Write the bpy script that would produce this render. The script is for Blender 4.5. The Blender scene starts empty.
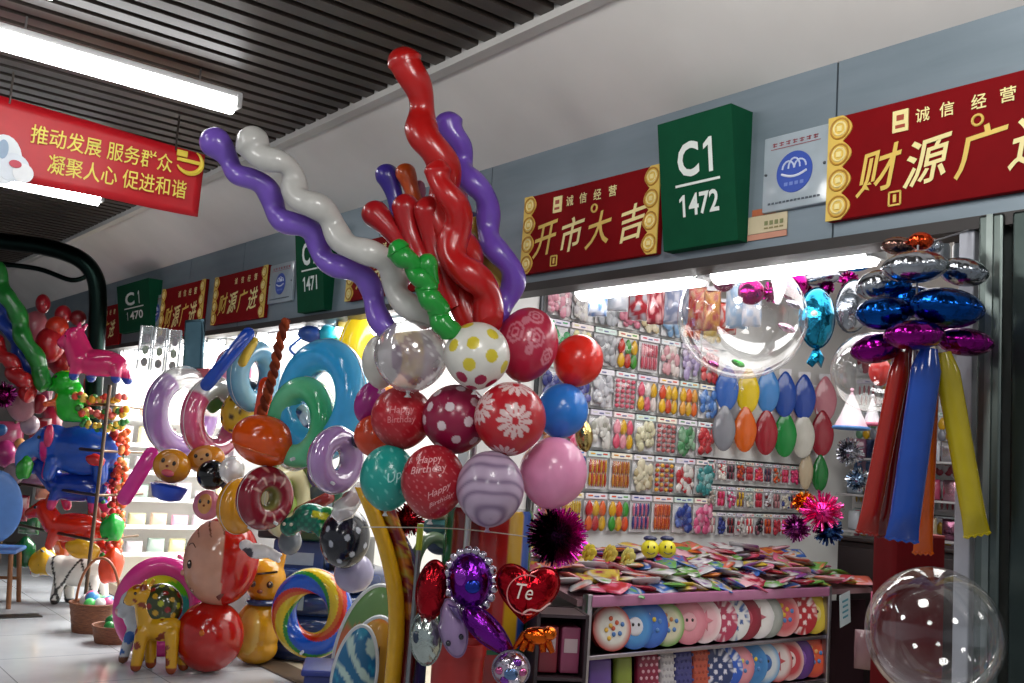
import bpy, bmesh, math, random
from math import sin, cos, pi, radians, sqrt, atan2
from mathutils import Vector, Matrix, Euler

SC = bpy.context.scene
COL = SC.collection
random.seed(7)

# ------------------------------------------------------------------ camera
FPX, CX, CY = 1005.0, 512.0, 341.5
ax = Vector((0.78079, -0.12670, -0.61181)); ay = Vector((-0.62095, -0.04883, -0.78233))
ax.normalize(); ay = (ay - ax * ay.dot(ax)).normalized(); az = ax.cross(ay)
ROT = Matrix((ax, ay, az))                  # camera axes -> place axes: X into the shops, Y down the corridor
EYE = Vector((0, 0, 1.5))
cam_d = bpy.data.cameras.new('camera'); cam = bpy.data.objects.new('camera', cam_d); COL.objects.link(cam)
cam_d.sensor_width = 36.0; cam_d.lens = FPX / 1024 * 36.0; cam_d.clip_start = 0.05
cam.matrix_world = Matrix.Translation(EYE) @ ROT.to_4x4()
SC.camera = cam
YAW = atan2(ROT[1][0], ROT[0][0])           # turn about Z that makes a thing face the visitor's way

# ------------------------------------------------------------------ world, exposure
SC.view_settings.view_transform = 'Standard'; SC.view_settings.look = 'None'
SC.view_settings.gamma = 1.0; SC.view_settings.use_curve_mapping = False
SC.view_settings.exposure = 0.0
wd = bpy.data.worlds.new('hall_light'); SC.world = wd; wd.use_nodes = True
wd.node_tree.nodes['Background'].inputs[0].default_value = (0.86, 0.92, 1.0, 1)
wd.node_tree.nodes['Background'].inputs[1].default_value = 0.38
TUBE_CORRIDOR, TUBE_SHOP = 14.0, 14.0

# ------------------------------------------------------------------ places along sight lines
def ray(x, y): return ROT @ Vector(((x - CX) / FPX, -(y - CY) / FPX, -1.0))
def at(x, y, w): return EYE + ray(x, y) * w
def onX(x, y, X): r = ray(x, y); return EYE + r * (X / r.x)
def onY(x, y, Y): r = ray(x, y); return EYE + r * (Y / r.y)
def onZ(x, y, Z): r = ray(x, y); return EYE + r * ((Z - EYE.z) / r.z)
def S(px, w): return px * w / FPX
def floorw(x, y): return onZ(x, y, 0)

# ------------------------------------------------------------------ colours and materials
def H(h):
    h = h.lstrip('#'); o = []
    for i in (0, 2, 4):
        c = int(h[i:i+2], 16) / 255
        o.append(c / 12.92 if c <= 0.04045 else ((c + 0.055) / 1.055) ** 2.4)
    return (o[0], o[1], o[2], 1.0)
def mixc(a, b, t): return tuple(a[i] + (b[i] - a[i]) * t for i in range(3)) + (1.0,)

_M = {}
def node_mat(name):
    m = bpy.data.materials.new(name); m.use_nodes = True; nt = m.node_tree
    return m, nt, nt.nodes, nt.links, nt.nodes['Principled BSDF'], nt.nodes['Material Output']
def finish(kind):
    """a surface finish; the colour itself comes from the mesh's own colour pattern"""
    if kind in _M: return _M[kind]
    m, nt, N, L, b, out = node_mat(kind)
    at_ = N.new('ShaderNodeAttribute'); at_.attribute_name = 'Col'
    no = N.new('ShaderNodeTexNoise'); no.inputs['Scale'].default_value = 14; no.inputs['Detail'].default_value = 3
    hs = N.new('ShaderNodeMix'); hs.data_type = 'RGBA'; hs.blend_type = 'MULTIPLY'; hs.inputs[0].default_value = 0.25
    tc = N.new('ShaderNodeTexCoord'); L.new(tc.outputs['Object'], no.inputs['Vector'])
    L.new(at_.outputs['Color'], hs.inputs[6]); L.new(no.outputs['Fac'], hs.inputs[7])
    L.new(hs.outputs[2], b.inputs['Base Color'])
    P = {'latex': (0.28, 0, 0.35), 'vinyl': (0.16, 0, 0.5), 'foil': (0.2, 1, 0), 'matte': (0.75, 0, 0), 'paper': (0.55, 0, 0),
         'plastic': (0.35, 0, 0.1), 'metal': (0.32, 1, 0), 'card': (0.4, 0, 0.2), 'gold': (0.28, 1, 0), 'satin': (0.45, 0, 0)}
    if kind in P:
        r, me, coat = P[kind]
        b.inputs['Roughness'].default_value = r; b.inputs['Metallic'].default_value = me
        b.inputs['Coat Weight'].default_value = coat; b.inputs['Coat Roughness'].default_value = 0.1
        if kind == 'matte': b.inputs['Specular IOR Level'].default_value = 0.12
        if kind in ('latex', 'vinyl'):
            ts = N.new('ShaderNodeBsdfTranslucent'); mt = N.new('ShaderNodeMixShader'); mt.inputs[0].default_value = 0.22
            L.new(hs.outputs[2], ts.inputs['Color']); L.new(b.outputs[0], mt.inputs[1]); L.new(ts.outputs[0], mt.inputs[2]); L.new(mt.outputs[0], out.inputs['Surface'])
        if kind == 'foil':
            bu = N.new('ShaderNodeBump'); bu.inputs['Strength'].default_value = 0.35; bu.inputs['Distance'].default_value = 0.01
            n2 = N.new('ShaderNodeTexNoise'); n2.inputs['Scale'].default_value = 38; L.new(tc.outputs['Object'], n2.inputs['Vector'])
            L.new(n2.outputs['Fac'], bu.inputs['Height']); L.new(bu.outputs['Normal'], b.inputs['Normal'])
    elif kind in ('clear', 'tint', 'film'):
        tr = N.new('ShaderNodeBsdfTransparent'); gl = N.new('ShaderNodeBsdfGlossy'); gl.inputs['Roughness'].default_value = 0.06 if kind != 'film' else 0.15
        lw = N.new('ShaderNodeLayerWeight'); lw.inputs['Blend'].default_value = 0.45
        mx = N.new('ShaderNodeMixShader'); m2 = N.new('ShaderNodeMixShader')
        mr = N.new('ShaderNodeMapRange'); mr.inputs['To Min'].default_value = 0.04; mr.inputs['To Max'].default_value = 0.5 if kind != 'film' else 0.3
        L.new(lw.outputs['Facing'], mr.inputs['Value']); 
        pw = N.new('ShaderNodeMath'); pw.operation = 'POWER'; pw.inputs[1].default_value = 1.6
        L.new(mr.outputs[0], pw.inputs[0]); L.new(mr.outputs[0], m2.inputs[0])
        if kind == 'tint':
            b.inputs['Roughness'].default_value = 0.15; b.inputs['Coat Weight'].default_value = 0.4
            L.new(at_.outputs['Alpha'], mx.inputs[0]); L.new(tr.outputs[0], mx.inputs[1]); L.new(b.outputs[0], mx.inputs[2])
            L.new(mx.outputs[0], m2.inputs[1])
        else:
            L.new(tr.outputs[0], m2.inputs[1])
        L.new(gl.outputs[0], m2.inputs[2]); L.new(m2.outputs[0], out.inputs['Surface'])
    _M[kind] = m
    return m
def lamp_mat(kind, strength, c=(1, 1, 1, 1)):
    if kind in _M: return _M[kind]
    m, nt, N, L, b, out = node_mat(kind)
    b.inputs['Base Color'].default_value = (0.9, 0.9, 0.9, 1)
    b.inputs['Emission Color'].default_value = c; b.inputs['Emission Strength'].default_value = strength
    _M[kind] = m; return m
def noise_mat(kind, c1, c2, scale, rough, metal=0.0, stretch=(1, 1, 1), bump=0.0, coat=0.0):
    if kind in _M: return _M[kind]
    m, nt, N, L, b, out = node_mat(kind)
    tc = N.new('ShaderNodeTexCoord'); mp = N.new('ShaderNodeMapping'); mp.inputs['Scale'].default_value = stretch
    no = N.new('ShaderNodeTexNoise'); no.inputs['Scale'].default_value = scale; no.inputs['Detail'].default_value = 5
    cr = N.new('ShaderNodeValToRGB'); cr.color_ramp.elements[0].color = c1; cr.color_ramp.elements[1].color = c2
    cr.color_ramp.elements[0].position = 0.3; cr.color_ramp.elements[1].position = 0.7
    L.new(tc.outputs['Object'], mp.inputs[0]); L.new(mp.outputs[0], no.inputs['Vector']); L.new(no.outputs['Fac'], cr.inputs[0])
    L.new(cr.outputs[0], b.inputs['Base Color'])
    b.inputs['Roughness'].default_value = rough; b.inputs['Metallic'].default_value = metal; b.inputs['Coat Weight'].default_value = coat
    if bump:
        bu = N.new('ShaderNodeBump'); bu.inputs['Strength'].default_value = bump; bu.inputs['Distance'].default_value = 0.01
        L.new(no.outputs['Fac'], bu.inputs['Height']); L.new(bu.outputs['Normal'], b.inputs['Normal'])
    _M[kind] = m; return m

# ------------------------------------------------------------------ mesh builder
WHITE = (0.85, 0.85, 0.85, 1)
def frame(d):
    d = d.normalized(); u = Vector((0, 0, 1)) if abs(d.z) < 0.95 else Vector((0, 1, 0))
    a = d.cross(u).normalized(); return a, a.cross(d).normalized()
class MB:
    def __init__(s): s.v = []; s.f = []; s.c = []
    def add(s, vs, fs, col=WHITE, T=None):
        b = len(s.v)
        for p in vs:
            p = Vector(p); s.c.append(col(p) if callable(col) else col)
            s.v.append(T @ p if T else p)
        s.f += [tuple(i + b for i in f) for f in fs]; return s
    def grid(s, pts, nu, nv, col, T=None, wu=True, wv=False, c0=None, c1=None):
        fs = []
        for j in range(nv if wv else nv - 1):
            for i in range(nu if wu else nu - 1):
                i2 = (i + 1) % nu; j2 = (j + 1) % nv
                fs.append((j*nu+i, j*nu+i2, j2*nu+i2, j2*nu+i))
        pts = list(pts)
        if c0 is not None: pts.append(c0); fs += [(len(pts)-1, (i+1) % nu, i) for i in range(nu)]
        if c1 is not None: pts.append(c1); fs += [(len(pts)-1, (nv-1)*nu+i, (nv-1)*nu+(i+1) % nu) for i in range(nu)]
        return s.add(pts, fs, col, T)
    def ball(s, c=(0, 0, 0), r=(1, 1, 1), col=WHITE, T=None, nu=24, nv=14, shape=None, dcol=None):
        """shape(n)->scale of n; dcol(n)->colour by direction"""
        if not hasattr(r, '__len__'): r = (r, r, r)
        c = Vector(c); pts = []; cols = []
        def P(n):
            k = shape(n) if shape else 1.0
            if not hasattr(k, '__len__'): k = (k, k, k)
            return c + Vector((n.x*r[0]*k[0], n.y*r[1]*k[1], n.z*r[2]*k[2]))
        ds = []
        for j in range(1, nv):
            t = pi * j / nv
            for i in range(nu):
                a = 2*pi*i/nu; ds.append(Vector((sin(t)*cos(a), sin(t)*sin(a), cos(t))))
        ds += [Vector((0, 0, 1)), Vector((0, 0, -1))]
        pts = [P(n) for n in ds]
        fs = []
        for j in range(nv-2):
            for i in range(nu):
                i2 = (i+1) % nu; fs.append((j*nu+i, (j+1)*nu+i, (j+1)*nu+i2, j*nu+i2))
        k = len(pts)
        for i in range(nu):
            fs.append((k-2, i, (i+1) % nu)); fs.append((k-1, (nv-2)*nu+(i+1) % nu, (nv-2)*nu+i))
        b = len(s.v); s.add(pts, fs, col, T)
        if dcol:
            for i, n in enumerate(ds): s.c[b+i] = dcol(n)
        return s
    def tube(s, pts, r, col=WHITE, n=10, T=None, cap=True, closed=False, flat=1.0):
        pts = [Vector(p) for p in pts]; m = len(pts)
        R = r if callable(r) else (lambda t: r)
        a = None; ring = []
        for i, p in enumerate(pts):
            d = (pts[(i+1) % m] - pts[i-1]) if closed else (pts[min(i+1, m-1)] - pts[max(i-1, 0)])
            if d.length < 1e-9: d = Vector((0, 0, 1))
            d.normalize()
            if a is None: a, b = frame(d)
            else:
                a = (a - d * a.dot(d)).normalized(); 
            b = a.cross(d)
            rr = R(i / (m - 1))
            ring += [p + (a*cos(2*pi*k/n) + b*flat*sin(2*pi*k/n)) * rr for k in range(n)]
        kw = {} if (closed or not cap) else {'c0': pts[0], 'c1': pts[-1]}
        return s.grid(ring, n, m, col, T, True, closed, **kw)
    def lathe(s, prof, col=WHITE, n=24, T=None, caps=True):
        pts = [(r*cos(2*pi*k/n), r*sin(2*pi*k/n), z) for r, z in prof for k in range(n)]
        kw = {'c0': (0, 0, prof[0][1]), 'c1': (0, 0, prof[-1][1])} if caps else {}
        return s.grid(pts, n, len(prof), col, T, True, False, **kw)
    def box(s, c, d, col=WHITE, T=None, bev=0.0):
        x, y, z = d[0]/2, d[1]/2, d[2]/2; c = Vector(c)
        if bev <= 0:
            vs = [c + Vector((a*x, b*y, e*z)) for a in (-1, 1) for b in (-1, 1) for e in (-1, 1)]
            return s.add(vs, [(0, 1, 3, 2), (4, 6, 7, 5), (0, 4, 5, 1), (2, 3, 7, 6), (0, 2, 6, 4), (1, 5, 7, 3)], col, T)
        bm = bmesh.new(); bmesh.ops.create_cube(bm, size=1)
        for v in bm.verts: v.co = Vector((v.co.x*d[0], v.co.y*d[1], v.co.z*d[2]))
        bmesh.ops.bevel(bm, geom=bm.edges[:], offset=min(bev, min(d)*0.45), segments=3, affect='EDGES', profile=0.5)
        bm.verts.index_update()
        vs = [c + v.co for v in bm.verts]; fs = [tuple(v.index for v in f.verts) for f in bm.faces]; bm.free()
        return s.add(vs, fs, col, T)
    def torus(s, R, r, col=WHITE, T=None, nu=48, nv=14, sq=1.0, rz=1.0, fcol=None):
        """ring lying in local X-Z (hole along Y); sq stretches Z; fcol(u,v)"""
        pts = []; cc = []
        for i in range(nu):
            u = 2*pi*i/nu
            for k in range(nv):
                v = 2*pi*k/nv; q = R + r*cos(v)
                pts.append((q*cos(u), r*rz*sin(v), q*sin(u)*sq)); cc.append((u, v))
        b = len(s.v); s.grid(pts, nv, nu, col, T, True, True)
        if fcol:
            for i, (u, v) in enumerate(cc): s.c[b+i] = fcol(u, v)
        return s
    def puff(s, outline, h, col=WHITE, T=None, rings=7, wr=0.0, wn=30, seam=0.0, dcol=None, c=None):
        """inflated pillow: outline in local X-Z, thickness +-h along Y"""
        m = len(outline); cx = sum(p[0] for p in outline)/m if c is None else c[0]; cz = sum(p[1] for p in outline)/m if c is None else c[1]
        vs = []; fs = []
        def ringpts(sg):
            base = len(vs)
            for j in range(rings):
                q = sin(pi/2*(1 - j/rings))
                for i, (x, z) in enumerate(outline):
                    y = h*sqrt(max(0, 1-q*q)) * (1 - wr*q**3*(0.5+0.5*sin(2*pi*wn*i/m)))
                    vs.append((cx+(x-cx)*q, sg*y, cz+(z-cz)*q))
            vs.append((cx, sg*h, cz)); ct = len(vs)-1
            for j in range(rings-1):
                for i in range(m):
                    i2 = (i+1) % m; f = (base+j*m+i, base+j*m+i2, base+(j+1)*m+i2, base+(j+1)*m+i)
                    fs.append(f if sg < 0 else f[::-1])
            for i in range(m):
                f = (base+(rings-1)*m+i, base+(rings-1)*m+(i+1) % m, ct); fs.append(f if sg < 0 else f[::-1])
            return base
        a = ringpts(-1); b = ringpts(1)
        if seam > 0:
            k = len(vs)
            for x, z in outline:
                l = sqrt((x-cx)**2+(z-cz)**2) or 1; vs.append((x+(x-cx)/l*seam, 0, z+(z-cz)/l*seam))
            for i in range(m):
                i2 = (i+1) % m; fs.append((k+i, k+i2, a+i2, a+i)); fs.append((b+i, b+i2, k+i2, k+i))
        return s.add(vs, fs, col, T)
    def plate(s, outline, d, col=WHITE, T=None, bevel=0.0):
        """flat board of thickness d (front at y=-d/2): outline in local X-Z"""
        m = len(outline); vs = [(x, -d/2, z) for x, z in outline] + [(x, d/2, z) for x, z in outline]
        fs = [tuple(range(m)), tuple(range(2*m-1, m-1, -1))] + [(i+m, (i+1) % m+m, (i+1) % m, i) for i in range(m)]
        return s.add(vs, fs, col, T)
    def build(s, name, mat='latex', parent=None, loc=None, rot=None, smooth=True, ang=50, kind=None, label=None):
        me = bpy.data.meshes.new(name); me.from_pydata(s.v, [], s.f)
        ca = me.color_attributes.new('Col', 'FLOAT_COLOR', 'POINT')
        ca.data.foreach_set('color', [x for c in s.c for x in c])
        me.materials.append(finish(mat) if isinstance(mat, str) else mat)
        if smooth:
            me.polygons.foreach_set('use_smooth', [True]*len(me.polygons)); me.set_sharp_from_angle(angle=radians(ang))
        me.update()
        o = bpy.data.objects.new(name, me); COL.objects.link(o)
        if parent: o.parent = parent
        if loc is not None: o.location = loc
        if rot is not None: o.rotation_euler = rot
        if kind: o['kind'] = kind
        if label: o['label'] = label
        return o
def tag(o, label, cat, group=None):
    o['label'] = label; o['category'] = cat
    if group: o['group'] = group
    return o
def thing(name, label, cat, loc=(0, 0, 0), rot=(0, 0, 0), group=None):
    o = bpy.data.objects.new(name, None); COL.objects.link(o); o.empty_display_size = 0.1
    o.location = loc; o.rotation_euler = rot; return tag(o, label, cat, group)
def struct(name, mb, mat, smooth=False): return mb.build(name, mat, smooth=smooth, kind='structure')
def dup(o, loc=None, rot=None, label=None):
    c = o.copy(); COL.objects.link(c)
    if loc is not None: c.location = loc
    if rot is not None: c.rotation_euler = rot
    if label: c['label'] = label
    for ch in list(o.children):
        k = ch.copy(); COL.objects.link(k); k.parent = c
        for g in list(ch.children):
            q = g.copy(); COL.objects.link(q); q.parent = k
    return c
def FACE(yaw=0, roll=0, pitch=0):
    """rotation facing the visitor; yaw in degrees turns it, roll tilts it clockwise as seen, pitch tips it back"""
    return (Matrix.Rotation(YAW + radians(yaw), 3, 'Z') @ Matrix.Rotation(radians(roll), 3, 'Y') @ Matrix.Rotation(radians(pitch), 3, 'X')).to_euler()
def FACEP(p, yaw=0, roll=0, pitch=0):
    """like FACE, but square to the line from the eye to p"""
    e = EYE - Vector(p); th = atan2(e.x, -e.y)
    return (Matrix.Rotation(th + radians(yaw), 3, 'Z') @ Matrix.Rotation(radians(roll), 3, 'Y') @ Matrix.Rotation(radians(pitch), 3, 'X')).to_euler()
def TR(loc=(0, 0, 0), rx=0, ry=0, rz=0, s=1.0):
    return Matrix.Translation(Vector(loc)) @ Euler((radians(rx), radians(ry), radians(rz))).to_matrix().to_4x4() @ (Matrix.Scale(s, 4) if not hasattr(s, '__len__') else Matrix.Diagonal((*s, 1)))

# lettering: outlines of the built-in font, laid on a board or on a curved skin
_txt = {}
def glyphs(body, bold=0.0, shear=0.0, space=1.0, line=1.0, res=3):
    key = (body, bold, shear, space, line)
    if key in _txt: return _txt[key]
    cu = bpy.data.curves.new('lettering', 'FONT'); cu.body = body; cu.offset = bold; cu.shear = shear
    cu.space_character = space; cu.space_line = line; cu.resolution_u = res; cu.align_x = 'CENTER'
    o = bpy.data.objects.new('lettering', cu); COL.objects.link(o)
    me = bpy.data.meshes.new_from_object(o.evaluated_get(bpy.context.evaluated_depsgraph_get()))
    vs = [v.co.copy() for v in me.vertices]; fs = [tuple(p.vertices) for p in me.polygons]
    bpy.data.objects.remove(o); bpy.data.curves.remove(cu); bpy.data.meshes.remove(me)
    x0 = min(v.x for v in vs); x1 = max(v.x for v in vs); y0 = min(v.y for v in vs); y1 = max(v.y for v in vs)
    vs = [((v.x-x0)/(x1-x0)-0.5, (v.y-y0)/(y1-y0)-0.5) for v in vs]
    _txt[key] = (vs, fs, (x1-x0)/(y1-y0)); return _txt[key]
def text(mb, body, w, h, place, col, depth=0.0, **kw):
    """place(u, v) -> point in the parent's space for a spot (u right, v up) of a w x h line"""
    vs, fs, asp = glyphs(body, **kw)
    if w is None: w = h*asp
    if h is None: h = w/asp
    return mb.add([place(x*w, y*h) for x, y in vs], fs, col)
def flat(cx, cz, y): return lambda u, v: (cx+u, y, cz+v)
def circle(n, r, cx=0, cz=0, rz=None):
    rz = r if rz is None else rz
    return [(cx+r*cos(2*pi*i/n), cz+rz*sin(2*pi*i/n)) for i in range(n)]
def catmull(pts, n=8):
    P = [Vector(p) for p in pts]; out = []
    for i in range(len(P)-1):
        a, b, c, d = P[max(i-1, 0)], P[i], P[i+1], P[min(i+2, len(P)-1)]
        for k in range(n):
            t = k/n; out.append(0.5*((2*b)+(c-a)*t+(2*a-5*b+4*c-d)*t*t+(3*b-a-3*c+d)*t**3))
    return out+[P[-1]]

# ------------------------------------------------------------------ large lights
def area(name, loc, size, power, rot=(0, 0, 0), c=(1, 1, 1)):
    l = bpy.data.lights.new(name, 'AREA'); l.shape = 'RECTANGLE'; l.size, l.size_y = size; l.energy = power; l.color = c
    o = bpy.data.objects.new(name, l); COL.objects.link(o); o.location = loc; o.rotation_euler = rot; return o
PW_SHOP = 55
for sy, k in ((2.9, 1.0), (5.95, 2.2), (9.05, 7.0)):      # unseen lights added under each shop ceiling to brighten the goods
    area('shop_fill_light', (4.4, sy, 2.7), (2.2, 2.2), PW_SHOP*k, c=(1, 0.98, 0.95))
for lx, ly in ((1.4, 1.5), (1.4, -1.5), (-1.2, 3.5), (-1.2, 0)):   # corridor lamps overhead and behind the visitor
    pl_ = bpy.data.lights.new('corridor_lamp_light', 'POINT'); pl_.energy = 72; pl_.shadow_soft_size = 0.3; pl_.color = (1.0, 0.98, 0.95)
    po_ = bpy.data.objects.new('corridor_lamp_light', pl_); COL.objects.link(po_); po_.location = (lx, ly, 3.0)

# ------------------------------------------------------------------ the setting
FX = 3.0
FAC = (0, 0, -pi/2)        # a thing fixed to the shop fronts: its x runs to the right, its front looks into the corridor
def tile_mat():
    m, nt, N, L, b, out = node_mat('floor_tile')
    tc = N.new('ShaderNodeTexCoord'); br = N.new('ShaderNodeTexBrick'); br.offset = 0.0
    br.inputs['Scale'].default_value = 1.0; br.inputs['Brick Width'].default_value = 0.8; br.inputs['Row Height'].default_value = 0.8
    br.inputs['Mortar Size'].default_value = 0.004; br.inputs['Color1'].default_value = H('c9cdd2'); br.inputs['Color2'].default_value = H('bfc4ca'); br.inputs['Mortar'].default_value = H('8f9296')
    no = N.new('ShaderNodeTexNoise'); no.inputs['Scale'].default_value = 3; no.inputs['Detail'].default_value = 6
    mx = N.new('ShaderNodeMix'); mx.data_type = 'RGBA'; mx.blend_type = 'MULTIPLY'; mx.inputs[0].default_value = 0.3
    L.new(tc.outputs['Object'], br.inputs['Vector']); L.new(tc.outputs['Object'], no.inputs['Vector'])
    L.new(br.outputs['Color'], mx.inputs[6]); L.new(no.outputs['Fac'], mx.inputs[7]); L.new(mx.outputs[2], b.inputs['Base Color'])
    b.inputs['Roughness'].default_value = 0.14
    return m
struct('floor', MB().box((2, 5, -0.05), (11, 22, 0.1)), tile_mat())
shopfloor = noise_mat('shop_floor', H('b9b09c'), H('a89d88'), 3, 0.3)
struct('floor', MB().box((5.05, 5.0, 0.003), (3.5, 20, 0.006)), shopfloor)
struct('trim_1', MB().box((3.2, 5.0, 0.005), (0.2, 20, 0.01)), noise_mat('threshold', H('5c4d3d'), H('4a3d31'), 6, 0.35))
# slatted metal ceiling: slats run across the corridor
c = MB(); y = -4.0
while y < 14.2:
    c.box((-1.0, y, 3.335), (7.0, 0.082, 0.05)); y += 0.128
for i in range(len(c.c)): c.c[i] = H('362e29')
c.box((-1.0, 5, 3.5), (7.0, 20, 0.1), H('2b2420'))
struct('ceiling', c, 'satin')
# slanted bulkhead with its lip, and the metal fascia below it
white_wall = noise_mat('bulkhead_paint', H('cfccc8'), H('c4c1bd'), 2, 0.7)
c = MB(); c.add([(2.5, -4, 3.3), (3.0, -4, 3.0), (3.0, 14.2, 3.0), (2.5, 14.2, 3.3), (2.5, -4, 3.6), (3.2, -4, 3.6), (3.2, 14.2, 3.6), (2.5, 14.2, 3.6), (3.2, -4, 3.0), (3.2, 14.2, 3.0)],
      [(0, 3, 2, 1), (0, 4, 7, 3), (4, 5, 6, 7), (1, 2, 9, 8), (5, 8, 9, 6), (0, 1, 8, 5, 4), (3, 7, 6, 9, 2)])
struct('wall_bulkhead', c, white_wall)
struct('trim_2', MB().box((2.47, 5.1, 3.31), (0.06, 18.2, 0.07)), noise_mat('lip_paint', H('c4c2be'), H('b8b6b2'), 2, 0.6))
metal_panel = noise_mat('fascia_metal', H('6f7d86'), H('83909a'), 2.5, 0.42, 0.35, (1, 0.4, 3))
c = MB(); edges = [-4, -1.8, 0.55, 2.05, 4.1, 5.2, 7.2, 8.3, 10.3, 12.2, 14.2]
for a, b in zip(edges, edges[1:]): c.box((FX+0.05, (a+b)/2, 2.675), (0.1, b-a-0.008, 0.65))
struct('wall_fascia', c, metal_panel)
struct('trim_3', MB().box((FX+0.05, 5.1, 2.33), (0.13, 18.2, 0.04)), noise_mat('fascia_edge', H('353130'), H('2a2726'), 4, 0.5, 0.2))
# shop partitions, back wall and shop ceilings
wallp = noise_mat('shop_wall', H('e4e4e2'), H('d8d9d8'), 2, 0.6)
for Yp in (4.45, 7.55, 10.65, 13.4): struct('wall_partition', MB().box((5.0, Yp, 1.39), (3.6, 0.1, 2.76)), wallp)
struct('wall_partition', MB().box((5.2, 1.3, 1.39), (3.2, 0.1, 2.76)), wallp)
struct('wall_back', MB().box((6.85, 6, 1.39), (0.1, 17, 2.76)), wallp)
struct('ceiling', MB().box((5.0, 5.5, 2.8), (3.7, 17.4, 0.06)), wallp)
struct('wall_far', MB().box((0, 14.25, 1.75), (7, 0.1, 3.5)), noise_mat('far_wall', H('77726e'), H('6a6562'), 1.5, 0.7))
# right end of the shop: white post, dark metal posts and the dark window of the neighbour
struct('trim_4', MB().box((FX+0.04, 1.565, 1.18), (0.08, 0.05, 2.33), H('b9bcc6'), bev=0.006), 'satin')
struct('trim_5', MB().box((FX+0.03, 1.475, 1.18), (0.12, 0.075, 2.33), H('5d6663'), bev=0.008).box((FX-0.02, 1.475, 1.18), (0.03, 0.02, 2.33), H('7c8582')), 'metal')
struct('trim_6', MB().box((FX+0.03, 1.37, 1.18), (0.1, 0.09, 2.33), H('3d4644'), bev=0.008), 'metal')
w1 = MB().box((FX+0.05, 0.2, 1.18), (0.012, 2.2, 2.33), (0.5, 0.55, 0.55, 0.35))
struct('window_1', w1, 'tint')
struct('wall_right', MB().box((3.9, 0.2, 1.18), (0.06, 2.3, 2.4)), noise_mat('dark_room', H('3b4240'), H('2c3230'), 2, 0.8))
# dark arch of a gate across the corridor, far left
g = MB()
pts = [at(-60, 232, 8.9), at(0, 241, 8.8), at(45, 247, 8.75), at(78, 258, 8.7), at(94, 275, 8.7), at(98, 300, 8.7), at(96, 345, 8.7), at(88, 500, 8.7)]
g.tube(catmull(pts, 8), 0.075, H('16221f'), 12)
g.tube(catmull([p + Vector((-0.03, 0, -0.2 if i < 4 else 0)) for i, p in enumerate(pts[:5])], 6), 0.022, H('16221f'), 8)
tag(g.build('gate_arch', 'metal'), 'dark curved metal gate arch crossing above the left stall', 'arch')

# ------------------------------------------------------------------ lamps
def tube_light(label, loc, rot, L, group, rods=()):
    t = thing('tube_light', label, 'light', loc, rot, group)
    MB().box((0, 0, 0.03), (L, 0.09, 0.035), H('d8d8d8'), bev=0.008).build('housing', 'plastic', t)
    mb = MB()
    for s in (-1, 1): mb.box((s*(L/2-0.015), 0, 0), (0.03, 0.1, 0.07), H('c8c8c8'), bev=0.006)
    mb.build('end_cap', 'plastic', t)
    MB().tube([(-L/2+0.03, 0, -0.012), (L/2-0.03, 0, -0.012)], 0.052, n=12).build('tube', lamp_mat('corridor_tube' if 'ceiling' in label or 'slat' in label else 'shop_tube', TUBE_CORRIDOR if 'ceiling' in label or 'slat' in label else TUBE_SHOP), t)
    for rx in rods: MB().tube([(rx, 0, 0.03), (rx, 0, 0.12)], 0.005, H('999999'), 6).build('rod', 'metal', t)
    if 'shop tube' in label or 'shop tubes' in label:
        for s in (-1, 1): MB().box((s*L*.35, .08, .035), (.03, .12, .02 if loc[2] > 2.3 else .1), H('b8b8b8')).build('bracket', 'metal', t)
    return t
tube_light('fluorescent tube on the slatted ceiling above the red banner', (1.27, 4.78, 3.19), (0, 0, 0), 1.22, 'corridor ceiling tubes', (-0.4, 0.4))
tube_light('fluorescent tube on the slatted ceiling showing below the red banner', (1.38, 7.56, 3.19), (0, 0, 0), 1.3, 'corridor ceiling tubes', (-0.4, 0.4))
tube_light('fluorescent tube on the slatted ceiling, just its end showing at the top edge', (onZ(60, -14, 3.19).x-0.6, onZ(60, -14, 3.19).y, 3.19), (0, 0, 0), 1.22, 'corridor ceiling tubes', (-0.4, 0.4))
R90 = (0, 0, pi/2)
for a, b, lab in ((2.0, 2.78, 'right hand one of the two shop tubes under the red and green signs'), (2.82, 3.62, 'left hand one of the two shop tubes, beside the pillar panel'),
                  (4.55, 6.0, 'shop tube glaring under the second green number sign'), (6.05, 7.2, 'shop tube half hidden behind the blue swim float'), (7.8, 9.0, 'shop tube at the stall behind the pink ride-on horse'), (9.1, 10.3, 'shop tube farthest down the shop fronts')):
    tube_light(lab, (3.22, (a+b)/2, 2.35 if a < 4 else 2.29), R90, b-a, 'tubes inside the shop fronts')

# ------------------------------------------------------------------ red hanging banner
BY = 5.6
bt = thing('hanging_banner', 'red cloth banner with two lines of yellow slogan hanging from ceiling', 'banner', (1.4, BY, 2.9))
def bl(x, y): p = onY(x, y, BY); return (p.x-1.4, p.z-2.9)
corners = [bl(-60, 78), bl(205, 155), bl(198, 217), bl(-60, 166)]
mb = MB(); n = 30; vs = []
for i in range(n+1):
    u = i/n
    for k in range(9):
        v = k/8; x = (corners[0][0]*(1-u)+corners[1][0]*u)*(1-v)+(corners[3][0]*(1-u)+corners[2][0]*u)*v
        z = (corners[0][1]*(1-u)+corners[1][1]*u)*(1-v)+(corners[3][1]*(1-u)+corners[2][1]*u)*v
        vs.append((x, 0.012*sin(u*9)*(0.3+v), z))
mb.add(vs, [(i*9+k, (i+1)*9+k, (i+1)*9+k+1, i*9+k+1) for i in range(n) for k in range(8)], H('c0121f'))
o = mb.build('cloth', 'satin', bt); so = o.modifiers.new('thickness', 'SOLIDIFY'); so.thickness = 0.004
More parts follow.
